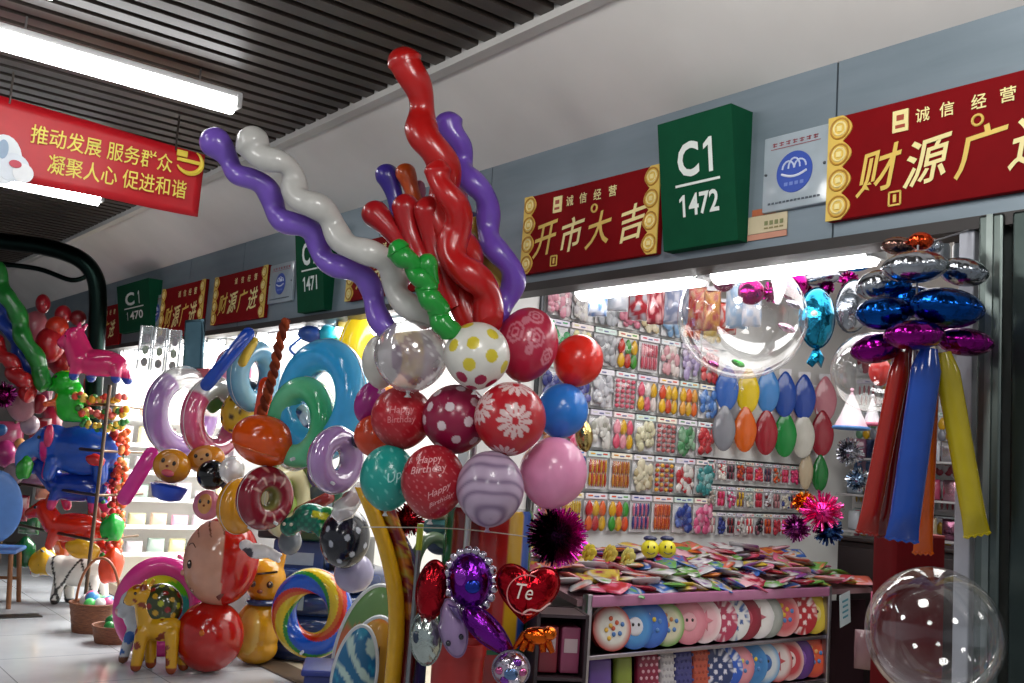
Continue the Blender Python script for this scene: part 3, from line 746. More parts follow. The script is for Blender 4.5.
for i in range(n):
    a = 2*pi*i/n; m.puff(circle(12, S(4.6, 4), S(24, 4)*cos(a), S(30, 4)*sin(a)), .008, H('c4bccb'), rings=3)
m.build('scalloped_rim', 'foil', o)
m = MB(); m.ball((S(3, 4), -.055, -S(4, 4)), (S(8, 4), .012, S(7, 4)), H('2d3fa6')); m.ball((-S(8, 4), -.05, S(6, 4)), (S(7, 4), .012, S(9, 4)), H('9a3fc0')); m.build('print', 'foil', o)
o = foil('silver foil balloon at the foot of the grey pole', 426, 638, 4.0, circle(40, S(15, 4), rz=S(26, 4)), .055, 'b9c4bf', roll=-6, wr=.5)
MB().ball((-S(9, 4), -.045, S(3, 4)), (S(3, 4), .008, S(6, 4)), H('22324a')).build('eye', 'vinyl', o)
fish = [(S(13, 4)*sin(t)*(1 if cos(t) < .2 else .82), S(28, 4)*cos(t)) for t in [2*pi*i/40 for i in range(40)]]
o = foil('lilac fish shaped balloon with two dark eyes', 453, 628, 3.97, fish, .05, 'a58ab8', roll=-16, mat='vinyl', wr=.1)
for sx, sz in ((-.5, -.42), (.55, -.30)): MB().ball((S(13*sx, 4), -.044, S(28*sz, 4)), (.010, .012, .012), H('1d1c30'), nu=14, nv=8).build('eye', 'vinyl', o)
MB().puff([(S(x, 4), S(z, 4)) for x, z in ((0, 26), (9, 20), (12, 4), (7, 10), (3, 18))], .012, H('58407c'), TR((0, -.045, 0)), rings=3).build('fin', 'vinyl', o)
leaf = [(S(10, 4)*sin(t)*(.6+.4*cos(t/2)**2), S(34, 4)*cos(t)) for t in [2*pi*i/40 for i in range(40)]]
foil('purple foil balloon shaped like a pointed petal', 489, 632, 3.95, [(x*1.5, z*.95) for x, z in leaf], .05, '7a2296', roll=-50, wr=.3)
o = foil('small silver foil globe with pink print at the bottom edge', 511, 669, 3.9, circle(32, S(18, 3.9), rz=S(17, 3.9)), .06, 'c8bccc', wr=.4)
m = MB()
for k in range(6): m.ball((S(11, 3.9)*cos(k*1.05), -.043, S(10, 3.9)*sin(k*1.05)), (S(5, 3.9), .012, S(4, 3.9)), H(('c86a9a', '8a4ab0', 'd8d0dc')[k % 3]), nu=12, nv=8)
m.ball((0, -.056, -S(2, 3.9)), (S(7, 3.9), .01, S(6, 3.9)), H('6b86b0'), nu=12, nv=8); m.build('print', 'foil', o)
o = thing('orange_foil_figure', 'orange animal shaped foil balloon below the red heart', 'balloon', at(537, 636, 3.95), FACE(), 'foil balloons under the bouquet')
s = lambda a: S(a, 3.95)
MB().ball((0, 0, 0), (s(15), s(10), s(9)), H('d8601c'), nu=20, nv=12).build('body', 'foil', o)
MB().ball((s(12), -s(3), s(4)), (s(8), s(8), s(7)), H('dd6a20'), nu=16, nv=10).build('head', 'foil', o)
for dx in (-10, -4, 5, 11): MB().tube([(s(dx), 0, -s(5)), (s(dx*1.5), -s(2), -s(15))], lambda t: s(4.2)*(1-.3*t), H('cf5a1a'), 10).build('leg', 'foil', o)
MB().tube([(-s(12), 0, s(2)), (-s(22), 0, -s(14))], lambda t: s(4)*(1-.5*t), H('cf5a1a'), 8).build('tail', 'foil', o)
# tinsel ball
def tinsel(label, x, y, w, r, hexes, n, name='tinsel_ball', group=None, wid=.004, seed=3):
    R = random.Random(seed); m = MB(); rr = S(r, w)
    m.ball((0, 0, 0), rr*.55, H(hexes[0]), nu=16, nv=10)
    for i in range(n):
        d = Vector((R.gauss(0, 1), R.gauss(0, 1), R.gauss(0, 1))).normalized(); a, b = frame(d); a = (a*cos(i)+b*sin(i))*wid; l = rr*R.uniform(.8, 1.08)
        m.add([d*rr*.3-a, d*rr*.3+a, d*l+a*.7, d*l-a*.7], [(0, 1, 2, 3)], H(hexes[(0 if d.x < -.1 else 1) if len(hexes) > 1 else 0]) if R.random() < .8 else H(hexes[-1]))
    o = m.build(name, 'foil', loc=at(x, y, w), rot=FACE(), smooth=False); return tag(o, label, 'ball', group)
tinsel('black and purple tinsel ball under the pink balloon', 557, 536, 4.25, 30, ['200a20', 'd830b0'], 1300)

# ------------------------------------------------------------------ soft bodies: overlapping lumps fused into one skin
def blob(name, lumps, vox, colf, u=1.0, mat='vinyl', parent=None, loc=None, rot=None, sm=6):
    """lumps: ('b', x, y, z, rx, ry, rz) balls and ('t', [(x, y, z)...], r0, r1) limbs, in units of u"""
    m = MB()
    for l in lumps:
        if l[0] == 'b': m.ball((l[1]*u, l[2]*u, l[3]*u), (l[4]*u, l[5]*u, l[6]*u), nu=20, nv=12)
        else:
            P = [Vector(p)*u for p in l[1]]; m.tube(catmull(P, 5) if len(P) > 2 else P, lambda t, l=l: (l[2]+(l[3]-l[2])*t)*u, n=12)
            m.ball(P[0], l[2]*u, nu=12, nv=8); m.ball(P[-1], l[3]*u, nu=12, nv=8)
    me = bpy.data.meshes.new('soft'); me.from_pydata(m.v, [], m.f); o = bpy.data.objects.new('soft', me); COL.objects.link(o)
    r = o.modifiers.new('r', 'REMESH'); r.mode = 'VOXEL'; r.voxel_size = vox*u
    s = o.modifiers.new('s', 'SMOOTH'); s.factor = .5; s.iterations = sm
    m2 = bpy.data.meshes.new_from_object(o.evaluated_get(bpy.context.evaluated_depsgraph_get()))
    g = MB().add([v.co.copy() for v in m2.vertices], [tuple(p.vertices) for p in m2.polygons], (lambda p: colf(p/u)) if callable(colf) else colf)
    bpy.data.objects.remove(o); bpy.data.meshes.remove(me); bpy.data.meshes.remove(m2)
    return g.build(name, mat, parent, loc, rot, ang=180)
def wX(x, y, X): return X/ray(x, y).x
def spots(base, spot, n, rad, seed, scale=(1, 1, 1), up=0):
    R = random.Random(seed); base, spot = H(base), H(spot); P = [Vector((R.uniform(-1, 1)*scale[0], R.uniform(-1, 1)*scale[1], R.uniform(-1, 1)*scale[2]+up)) for _ in range(n)]
    return lambda p: spot if min((p-q).length for q in P) < rad else base

# ------------------------------------------------------------------ swim rings and toys hung at the second shop
GR = 'inflatable rings hung in front of the second shop'
def ring(label, x, y, rx, ry, tube, X, fcol, roll=0, nu=64, nv=18, side=1, mat='vinyl', name='swim_ring', group=GR, kids=True, pitch=0, w=None):
    w = w or wX(x, y, X); big = max(rx, ry); R = S(big-tube, w); r = S(tube, w)
    yaw = math.degrees(math.acos(min(1, max(.25, rx/ry))))*side if rx < ry else 0
    f = fcol if callable(fcol) else (lambda u, v, c=H(fcol): c)
    o = MB().torus(R, r, nu=nu, nv=nv, fcol=f).build(name, mat, loc=at(x, y, w), rot=FACEP(at(x, y, w), yaw, roll, pitch)); tag(o, label, 'swim ring', group)
    if kids:
        MB().tube([(0, -r*.8, -R-r*.3), (0, -r*1.25, -R-r*.45)], r*.13, H('d8dde2'), 8).build('valve', 'plastic', o)
        m = MB(); m.torus(R+r*1.0, r*.03, H('ffffff'), nu=64, nv=5); m.c = [(.7, .72, .75, 1)]*len(m.c); m.build('seam', 'vinyl', o)
    return o, S(1, w), w
def two(c1, c2, a0, a1, al1=1.0, al2=.4):
    c1 = H(c1)[:3]+(al1,); c2 = H(c2)[:3]+(al2,)
    return lambda u, v: c1 if ((u-a0) % (2*pi)) < ((a1-a0) % (2*pi)) else c2
D = radians
ring('lilac swim ring with a clear white top at the left of the hanging cluster', 182, 412, 33, 46, 12, 2.7, two('a273bd', 'dfe3e6', D(100), D(330), .93, .6), roll=-28, mat='tint')
ring('pink swim ring with a clear white top beside the orange ball', 214, 418, 28, 42, 11.5, 2.65, two('d84a7c', 'e6e2e4', D(165), D(20), .93, .6), roll=22, mat='tint')
w = wX(237, 412, 2.75); o = MB().ball((0, 0, 0), (S(17, w), S(13, w), S(22, w)), dcol=dotted('dcb02a', [(d, H('4a3414')) for d in fib(26, .2)], .13), nu=40, nv=28).build('spotted_inflatable', 'vinyl', loc=at(238, 412, w), rot=FACE(0, 15))
tag(o, 'yellow spotted inflatable behind the pink and clear ring', 'inflatable')
w = 5.75; o = MB().ball((0, 0, 0), (S(33, w), S(26, w), S(25, w)), H('ef5a0c'), nu=40, nv=24, shape=lambda n: 1+.05*n.x).build('inflatable_ball', 'vinyl', loc=at(263, 440, w), rot=FACE(0, 14))
tag(o, 'shiny orange oval inflatable at the front of the hanging rings', 'inflatable')
MB().tube([(S(33*cos(a), w)*.9, -S(26*sin(a), w)*.93, -S(11, w)) for a in [D(k) for k in range(20, 161, 10)]], S(.7, w), H('f07a3a'), 6).build('seam', 'vinyl', o)
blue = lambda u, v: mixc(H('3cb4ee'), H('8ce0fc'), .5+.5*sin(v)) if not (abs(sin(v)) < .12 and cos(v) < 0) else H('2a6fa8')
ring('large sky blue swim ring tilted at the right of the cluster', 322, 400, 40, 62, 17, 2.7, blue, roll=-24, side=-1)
ring('green inner swim ring hanging inside the sky blue one', 301, 422, 30, 46, 13, 2.63, lambda u, v: mixc(H('2fb474'), H('7adea8'), .5+.5*sin(2*u+v)), roll=-14, side=-1)
yel = lambda u, v: H('e8cf2e') if sin(u) > -.45 else H('e07f24')
ring('big yellow swim ring with an orange lower edge by the shop tube', 382, 355, 40, 52, 15, 3.35, yel, roll=10)
ring('navy patterned swim ring with a clear rim below the orange inflatable', 296, 437, 22, 34, 10, 2.66, lambda u, v: (H('26386e')[:3]+(.95,)) if sin(5*u)*sin(2*v+1) > -.4 and cos(v) < .55 else (.8, .85, .9, .55), roll=-25, mat='tint', side=-1)
o, u1, w = ring('translucent lilac baby float with a smile mark', 336, 460, 25, 34, 12.5, 2.45, lambda u, v: H('b387c6')[:3]+(.86,), roll=32, mat='tint')
MB().tube([(u1*(-9+18*k/8), -u1*14.6, u1*(24-4*sin(pi*k/8))) for k in range(9)], lambda t: u1*(.6+2.2*sin(pi*t)), H('2e2342'), 8).build('smile_mark', 'vinyl', o)
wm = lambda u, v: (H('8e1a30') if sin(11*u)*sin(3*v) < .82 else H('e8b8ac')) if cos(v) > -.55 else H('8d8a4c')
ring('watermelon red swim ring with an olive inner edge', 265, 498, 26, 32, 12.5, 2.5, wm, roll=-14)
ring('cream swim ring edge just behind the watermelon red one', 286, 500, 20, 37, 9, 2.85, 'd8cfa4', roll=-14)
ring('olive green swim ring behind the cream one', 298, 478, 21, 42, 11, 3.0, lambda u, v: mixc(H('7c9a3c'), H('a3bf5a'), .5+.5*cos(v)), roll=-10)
o, u1, w = ring('yellow orange cartoon faced swim ring beside the watermelon one', 240, 506, 19, 28, 12, 2.62, 'dd9a1e', roll=-8)
for dx, dz in ((-3, 16), (9, 13)): MB().ball((u1*dx, -u1*13, u1*dz), (u1*3, u1*1.2, u1*3.6), H('efe6d8'), nu=12, nv=8).ball((u1*(dx+1), -u1*14.2, u1*dz), (u1*1.5, u1*.8, u1*2), H('241a14'), nu=10, nv=6).build('eye', 'vinyl', o)
ring('grey lilac swim ring hanging under the steel blue ring', 247, 404, 16, 26, 8, 2.85, '82808e')
ring('steel blue swim ring left of the twisted rope', 254, 376, 22, 36, 11, 2.8, lambda u, v: mixc(H('4a8db4'), H('8fc1d8'), .5+.5*sin(v*2+u)), roll=14)
ring('pink swim ring tucked behind the steel blue one', 233, 372, 15, 25, 9, 2.88, 'cf84a4', roll=10)
# long flat boards and rope between the rings
def slab(label, name, cat, p0, p1, wpx, w, hexc, th=.05, group=None, mat='vinyl', extra=None):
    a, b = at(*p0, w), at(*p1, w); d = b-a; L = d.length; mid = (a+b)/2; h = S(wpx, w)/2
    roll = math.degrees(atan2(p1[0]-p0[0], p0[1]-p1[1])) - 4
    n = 12; out = [(h*cos(t), -L/2+h*sin(t)) for t in [pi+pi*k/n for k in range(n+1)]] + [(h*cos(t), L/2+h*sin(t)) for t in [pi*k/n for k in range(n+1)]]
    o = MB().puff(out, th, H(hexc), rings=5, seam=.004).build(name, mat, loc=mid, rot=FACE(0, roll))
    return tag(o, label, cat, group)
slab('long royal blue inflatable bat leaning up under the shop tube', 'inflatable_bat', 'inflatable', (208, 384), (247, 334), 13, 6.2, '1d4fc0')
slab('short yellow inflatable bat beside the royal blue one', 'inflatable_bat', 'inflatable', (243, 362), (253, 342), 9, 6.3, 'e0c032')
slab('magenta inflatable bat hanging before the bright shelves', 'inflatable_bat', 'inflatable', (126, 497), (150, 455), 15, 6.9, 'e63aa8')
slab('orange fabric loop hanging at the rope', 'fabric_loop', 'loop', (262, 414), (266, 385), 15, 6.1, 'd8400f', th=.03)
w = 6.0; b = [at(*p, w) for p in ((286, 320), (279, 345), (274, 370), (268, 392), (261, 414))]; rt = b[0]; o = thing('twisted_rope', 'brown twisted rope hanging between the rings', 'rope', rt)
bb = catmull(b, 12)
for ph in (0, pi):
    MB().tube([p-rt+Vector((cos(i*.7+ph), sin(i*.7+ph), 0))*S(2.6, w) for i, p in enumerate(bb)], S(3.0, w), H('8c3a1e' if ph else '6a2a1a'), 8).build('strand', 'matte', o)
o = MB().tube(catmull([at(301, 338, 5.9)-at(301, 338, 5.9), at(290, 348, 5.9)-at(301, 338, 5.9), at(296, 356, 5.9)-at(301, 338, 5.9)], 8), .008, H('3e78d8'), 8).build('cord', 'plastic', loc=at(301, 338, 5.9)); tag(o, 'blue cord holding up the sky blue ring', 'cord')
# goods seen under the tube of the second shop
for lab, x, y, rx, ry, hx in (('navy packet hanging under the second shop tube', 310, 334, 12, 8, '20489a'), ('turquoise packet hanging under the second shop tube', 328, 334, 9, 9, '22b4d4'), ('dark green ribbed packet under the second shop tube', 336, 345, 10, 9, '146a44'), ('blue grey balloon shaped packet right of the yellow ring', 368, 340, 10, 14, '6c88a8')):
    w = 6.7; o = MB().puff([(S(rx, w)*cos(t)*(1 if abs(cos(t)) > .7 else 1), S(ry, w)*sin(t)) for t in [2*pi*k/24 for k in range(24)]], .04, H(hx), wr=.3, wn=8, seam=.004).build('hanging_packet', 'card', loc=at(x, y, w), rot=FACE()); tag(o, lab, 'packet')
# orange faced floats, black ball, blue bowl and pink pig under the lilac ring
def facefloat(label, x, y, rx, ry, w, hexc, roll=0, tongue=True):
    o = MB().ball((0, 0, 0), (S(rx, w), S(rx*.7, w), S(ry, w)), H(hexc), nu=32, nv=20).build('faced_float', 'vinyl', loc=at(x, y, w), rot=FACE(0, roll)); tag(o, label, 'inflatable'); u = S(1, w)
    MB().ball((0, -rx*.38*u, ry*.05*u), (rx*.62*u, rx*.38*u, ry*.72*u), H('e6a460'), nu=24, nv=14).build('face_patch', 'vinyl', o)
    for sx in (-.3, .3): MB().ball((sx*rx*u, -rx*.74*u, ry*.25*u), (rx*.1*u, rx*.05*u, ry*.14*u), H('2a1810'), nu=10, nv=8).build('eye', 'vinyl', o)
    MB().ball((0, -rx*.75*u, 0), (rx*.09*u, rx*.08*u, ry*.08*u), H('7a2c18'), nu=10, nv=8).build('nose', 'vinyl', o)
    if tongue: MB().ball((rx*.12*u, -rx*.7*u, -ry*.38*u), (rx*.34*u, rx*.14*u, ry*.22*u), H('e0606a'), nu=16, nv=10).build('tongue', 'vinyl', o)
    return o
facefloat('orange monkey faced float hanging under the lilac ring', 172, 466, 19, 17, 6.5, 'e0921a', 12)
facefloat('second orange faced float just right of the first one', 206, 459, 19, 14, 6.6, 'd8861e', -10, False)
w = 6.4; o = MB().ball((0, 0, 0), S(15, w), H('120f10'), nu=24, nv=16).build('toy_ball', 'vinyl', loc=at(212, 475, w)); tag(o, 'small black ball beside the orange faced floats', 'ball')
o = MB().lathe([(S(6, w), -S(9, w)), (S(14, w), -S(6, w)), (S(18, w), S(5, w)), (S(18.5, w), S(6, w)), (S(16, w), S(5, w)), (S(12, w), -S(3, w))], H('1c48c4'), 32).build('bowl', 'plastic', loc=at(168, 492, w), rot=FACE(0, 8)); tag(o, 'royal blue bowl hanging under the orange faced float', 'bowl')
o = facefloat('pink pig faced float left of the yellow faced ring', 207, 505, 14, 15, 6.5, 'e0829a', 0, False)
w = 6.3; o = MB().ball((0, 0, 0), (S(13, w), S(9, w), S(14, w)), (.75, .72, .76, .55), nu=24, nv=16).build('clear_float', 'tint', loc=at(232, 470, w)); tag(o, 'clear greyish float behind the watermelon ring', 'inflatable')
w = 5.0; o = MB().puff([(S(x, w), S(z, w)) for x, z in ((-16, -14), (-8, -20), (6, -14), (15, 4), (18, 20), (8, 22), (-4, 8), (-14, 0))], .05, (.82, .78, .8, .5), rings=5, wr=.4, wn=7).build('clear_pouch', 'tint', loc=at(348, 503, w), rot=FACE()); tag(o, 'clear pouch with a pink content under the lilac baby float', 'pouch')
MB().ball((S(2, w), 0, S(4, w)), (S(9, w), .03, S(8, w)), H('c08478'), nu=16, nv=10).build('content', 'vinyl', o)
slab('dark red inflatable strip behind the olive ring', 'inflatable_bat', 'inflatable', (300, 512), (328, 498), 12, 6.0, '8c1e1c')
# dark spotted ball, turtle, lilac ball
w = 5.6; R_ = random.Random(5)
o = MB().ball((0, 0, 0), (S(25, w), S(24, w), S(30, w)), dcol=dotted('1b1c2a', [(d, H('c8ccd8')) for d in fib(34, .1)], .11), nu=160, nv=110).build('spotted_ball', 'vinyl', loc=at(345, 538, w), rot=FACE(20)); tag(o, 'black ball with white dots hanging low beside the yellow board', 'ball')
o = MB().ball((0, 0, 0), (S(21, w), S(18, w), S(20, w)), H('a9a2c4'), nu=28, nv=18).build('toy_ball', 'vinyl', loc=at(354, 573, 5.75)); tag(o, 'plain lilac ball below the black dotted ball', 'ball')
w = 5.8
o = blob('inflatable_turtle', [('b', 0, 0, 0, 19, 14, 15), ('b', -20, -2, -10, 10, 9, 10), ('t', [(8, -8, -8), (18, -12, -18)], 6, 4), ('b', 16, 0, 6, 10, 8, 7)], 1.6,
         lambda p: H('c9c22c') if p.x > 3 and abs(p.z-6+p.x*.2) < 3.2 else (H('0f6a58') if sin(p.x*.8)*sin(p.z*.8) > -.3 else H('1b8a6c')) if p.x < 12 else H('1f7a34'), S(1, w), loc=at(311, 518, w), rot=FACE())
tag(o, 'green inflatable turtle with a yellow stripe above the navy tub', 'inflatable')
for sx in (-24, -17): MB().ball((S(sx, w), -S(10, w), -S(7, w)), S(1.8, w), H('e8e4d0'), nu=10, nv=6).build('eye', 'vinyl', o)
w = 6.0; o = MB().ball((0, 0, 0), (S(12, w), S(10, w), S(13, w)), H('7a7f88'), nu=24, nv=16).build('toy_ball', 'vinyl', loc=at(290, 542, w)); tag(o, 'small grey ball left of the green turtle', 'ball')
w = 6.2; o = blob('plush_cow', [('b', 0, 0, 0, 13, 9, 8), ('b', -12, -3, 5, 7, 6, 6), ('t', [(10, 0, -2), (22, -2, -8)], 4, 2.5), ('t', [(12, 0, 2), (24, -3, -2)], 3, 2)], 1.4, spots('dcd8dc', '3a3442', 6, 5, 4, (14, 8, 8)), S(1, w), 'satin', loc=at(258, 551, w), rot=FACE())
tag(o, 'white cow toy with dark patches lying behind the hooded doll', 'toy')
# navy paddling tub on the shop floor behind the rainbow ring
q = floorw(318, 650); w = 7.5; zt = at(318, 556, w).z
o = thing('paddling_tub', 'navy blue inflatable tub standing behind the rainbow ring', 'tub', (at(322, 560, w).x, at(322, 560, w).y, 0), FACE())
for k in range(4): MB().torus(.42, .085, nu=48, nv=12, fcol=lambda u, v: H('1b2f5e')).build('wall_tube', 'vinyl', o, loc=(0, 0, .085+.155*k), rot=(pi/2, 0, 0))
MB().lathe([(.4, .03), (.4, .05)], H('22407a'), 48).build('base', 'vinyl', o)
m = MB(); m.box((-.12, -.52, .42), (.22, .02, .1), H('93a4ae')); m.build('print', 'vinyl', o)

# rainbow swirl ring standing on the floor
RB = [H(h) for h in ('1f5fd8', '1f5fd8', 'cf2b18', 'd8671c', 'e0c11e', 'e0c11e', '2a8c34', '2458c8')]
def swirl(u, v):
    k = ((2*u - 2*v)/(2*pi)) % 1.0
    return RB[int(k*len(RB)) % len(RB)]
w = 6.45; o, u1, w = ring('rainbow swirl swim ring standing on the floor before the navy tub', 312, 613, 39, 44, 12.5, 2.9, swirl, side=-1, w=w, name='rainbow_ring', group=None, nu=180, nv=60)

# ------------------------------------------------------------------ floor toys in front of the second shop
def foot(x, y): return floorw(x, y)
# hooded tumbler doll
q = foot(206, 672); w = 6.75; u = S(1, w)
o = thing('tumbler_doll', 'inflatable tumbler doll with a red hood and round red body', 'toy', q, FACE())
MB().ball((0, 0, 34*u), (33*u, 31*u, 34*u), H('b8190f'), nu=40, nv=28).build('body', 'vinyl', o)
MB().ball((1*u, -31*u, 42*u), (2.5*u, 1.2*u, 3*u), H('d8701c'), nu=10, nv=8).build('button', 'vinyl', o)
skin, hood = H('d9a58c'), H('c81a12')
def hd(n):
    n2 = n
    a = n2.x - .30 + .10*n2.z*n2.z + .08*max(0, n2.z)
    if a > 0 : return hood
    if n2.z > .55 and a > -.9 and sin(n2.x*17+n2.z*9+2*n2.y) > .965 - .2*(n2.z-.55): return H('7a5038')
    if n2.z > .9: return H('b8321c')
    return skin
h = MB().ball((0, 0, 0), (36*u, 34*u, 43*u), nu=120, nv=80, dcol=hd).build('head', 'vinyl', o, loc=(4*u, 0, 106*u))
def on(d, rx=36, ry=34, rz=43, k=1.0): return Vector((d.x*rx*u*k, d.y*ry*u*k, d.z*rz*u*k))
d = dirv(-.62, -.05); MB().ball(on(d), (2.6*u, 3*u, 4.2*u), H('2a1712'), nu=14, nv=10).ball(on(d, k=1.05)+Vector((u, -u, 1.5*u)), (u, u, 1.2*u), H('f0e8e0'), nu=8, nv=6).build('eye', 'vinyl', h)
m = MB(); m.tube([on(dirv(-.75+.035*k, .34+.06*sin(k*.5)), k=1.005) for k in range(8)], .5*u, H('5a3426'), 6); m.build('eyebrow', 'vinyl', h)
m = MB(); m.tube([on(dirv(-.62+.03*k, -.58-.02*k), k=1.005) for k in range(5)], .6*u, H('8a3024'), 6); m.build('mouth', 'vinyl', h)
MB().ball(on(dirv(-.88, -.28)), (3*u, 3*u, 3*u), H('d49a82'), nu=12, nv=8).build('nose', 'vinyl', h)
m = MB(); m.puff([(x*u, z*u) for x, z in ((-4, 0), (2, 12), (5, 14), (4, 2), (0, -4))], 2*u, H('7a2a1c'), TR(on(dirv(.22, -.72))), rings=3); m.build('hair_lock', 'vinyl', h)
# yellow cat tumbler
q = foot(254, 664); w = 6.9; u = S(1, w)
o = thing('tumbler_cat', 'yellow tumbler toy cat with a blue collar beside the hooded doll', 'toy', q, FACE())
blob('body', [('b', 0, 0, 33, 23, 20, 30), ('b', 0, 0, 16, 22, 19, 16), ('t', [(15, -8, 45), (22, -10, 58)], 5, 5)], 1.6, lambda p: H('e6c25a') if (p.x+4)**2/120+(p.z-34)**2/500 < 1 and p.y < -8 else H('d69a14'), u, parent=o)
h = blob('head', [('b', 0, 0, 0, 21, 18, 22), ('t', [(-14, 0, 14), (-18, 0, 26)], 6, 2.5), ('t', [(12, 0, 15), (17, 0, 28)], 6, 2.5)], 1.4, H('d99a16'), u, parent=o, loc=(3*u, 0, 82*u))
for sx in (-8, 9):
    MB().ball((sx*u, -16.5*u, -2*u), (3.4*u, 1.8*u, 3.4*u), H('3a1c10'), nu=12, nv=8).ball((sx*u, -18*u, -1*u), (1*u, .6*u, 1.2*u), H('e8d8b0'), nu=8, nv=6).build('eye', 'vinyl', h)
MB().tube([((-15+30*k/8)*u, (-15.0-3*sin(pi*k/8))*u, (6+k*.6)*u) for k in range(9)], 1.2*u, H('31200f'), 6).build('eyebrow', 'vinyl', h)
MB().ball((0, -18*u, -9*u), (3*u, 1.5*u, 2*u), H('8a3a14'), nu=10, nv=8).build('nose', 'vinyl', h)
MB().torus(12.5*u, 4*u, H('24407c'), TR((2*u, 0, 61*u), rx=90), 32, 8, rz=.8).build('collar', 'vinyl', o)
# rainbow float standing on edge
q = foot(160, 660); w = 6.95; u = S(1, w); c = at(160, 607, w)
def rbw(p):
    r = sqrt((p.x-12*u)**2+((p.z+22*u)*.9)**2)/u
    return H('d64a9a') if r > 52 else H('e6e02c') if r > 43 else H('6ad02a') if r > 33 else H('2a9a9a') if r > 20 else H('5a84a8')
o = tag(MB().torus(36*u, 9*u, H('d83d96'), nu=56, nv=14, sq=1.12).build('rainbow_float', 'vinyl', loc=c, rot=FACE(12)), 'pink rimmed float with a rainbow panel behind the giraffe', 'inflatable')
m = MB(); ns, nr = 64, 24; pts = [(33*u*(k/nr)*cos(2*pi*i/ns), -1.5*u, 1.12*33*u*(k/nr)*sin(2*pi*i/ns)) for k in range(1, nr+1) for i in range(ns)]
m.grid(pts, ns, nr, rbw, c0=(0, -1.5*u, 0)); pp = m.build('rainbow_panel', 'vinyl', o); so = pp.modifiers.new('thick', 'SOLIDIFY'); so.thickness = .02; so.offset = -1
# giraffe, turtle shell toy and little white cow
q = foot(153, 672); w = 6.65; u = S(1, w)
o = blob('inflatable_giraffe', [('b', 4, 0, 42, 21, 12, 13), ('t', [(-10, 0, 46), (-14, 0, 58), (-16, 0, 66)], 11, 9), ('b', -20, 0, 71, 14, 10, 11), ('b', -29, 0, 66, 7, 7, 6),
     ('t', [(-12, -7, 38), (-14, -9, 6)], 7, 5.5), ('t', [(-10, 8, 38), (-6, 9, 6)], 7, 5.5), ('t', [(17, -7, 38), (20, -9, 6)], 7, 5.5), ('t', [(18, 8, 38), (26, 9, 6)], 7, 5.5), ('t', [(-16, -4, 80), (-15, -5, 85)], 2, 2.5), ('t', [(-12, 4, 80), (-11, 5, 85)], 2, 2.5)], 1.5,
     (lambda f: (lambda p: H('9c4014') if p.z < 8 else f(p)))(spots('e0a818', '8c3412', 90, 3.6, 11, (28, 13, 40), 42)), u, loc=q, rot=FACE())
tag(o, 'yellow inflatable giraffe with brown spots standing on the floor', 'toy')
for sy in (-8,): MB().ball((-22*u, sy*u*1.15, 74*u), 1.6*u, H('2a1a10'), nu=10, nv=8).build('eye', 'vinyl', o)
dots = [(d, [H('d8a82c'), H('9c1f1a'), H('b8c02c')][i % 3]) for i, d in enumerate(fib(60))]
o2 = MB().ball((0, 0, 0), (21*u, 15*u, 22*u), dcol=dotted('3a4420', dots, .13), nu=90, nv=60).build('spotted_shell', 'vinyl', loc=at(161, 606, 6.5), rot=FACE()); tag(o2, 'dark dotted shell shaped inflatable on the back of the giraffe', 'inflatable')
q = foot(131, 663); w = 6.75; u = S(1, w)
o = blob('inflatable_cow', [('b', 6, 0, 34, 14, 10, 12), ('b', -4, -2, 58, 13, 10, 13), ('b', -12, -4, 50, 8, 8, 7), ('b', 0, -1, 44, 12, 9, 12), ('t', [(-2, -5, 28), (-6, -6, 5)], 5.5, 5), ('t', [(4, 6, 28), (8, 6, 5)], 5.5, 5), ('t', [(16, -4, 30), (20, -5, 5)], 5.5, 5), ('t', [(4, 0, 66), (12, 0, 72)], 3, 2.5)], 1.5,
     lambda p: H('7a4a30') if p.z < 7 else H('d88a98') if p.x < -15 and p.z < 52 else H('2c62b4') if (p-Vector((-1, -10, 26))).length < 6 or (p-Vector((10, -9, 38))).length < 5 or (p-Vector((-6, -6, 12))).length < 5 else H('c8cdd6'), u, loc=q, rot=FACE())
tag(o, 'small white inflatable cow with blue spots left of the giraffe', 'toy')
MB().ball((-9*u, -11*u, 60*u), (1.6*u, 1.2*u, 2.2*u), H('1c1c24'), nu=10, nv=8).build('eye', 'vinyl', o)
q = foot(186, 660); o = tag(MB().tube(catmull([(0, 0, .12), (.02, -.02, .06), (.09, -.04, .02), (.15, -.04, .02)], 6), .02, H('d8d4d0'), 10).build('inflatable_tail', 'vinyl', loc=foot(178, 664), rot=FACE()), 'white strap lying on the floor between giraffe and red doll', 'strap')
w = 7.3; u = S(1, w); o = blob('inflatable_pig', [('b', 0, 0, 0, 14, 10, 12), ('b', -6, -3, 12, 10, 9, 9), ('t', [(-12, 0, 18), (-18, 0, 26)], 3.5, 2), ('t', [(2, 0, 18), (6, 0, 27)], 3.5, 2), ('t', [(-8, -4, -8), (-9, -5, -18)], 4, 3), ('t', [(8, -4, -8), (9, -5, -18)], 4, 3)], 1.4, H('e0558e'), u, loc=at(194, 583, w), rot=FACE()); tag(o, 'pink inflatable animal hanging behind the hooded doll', 'toy')

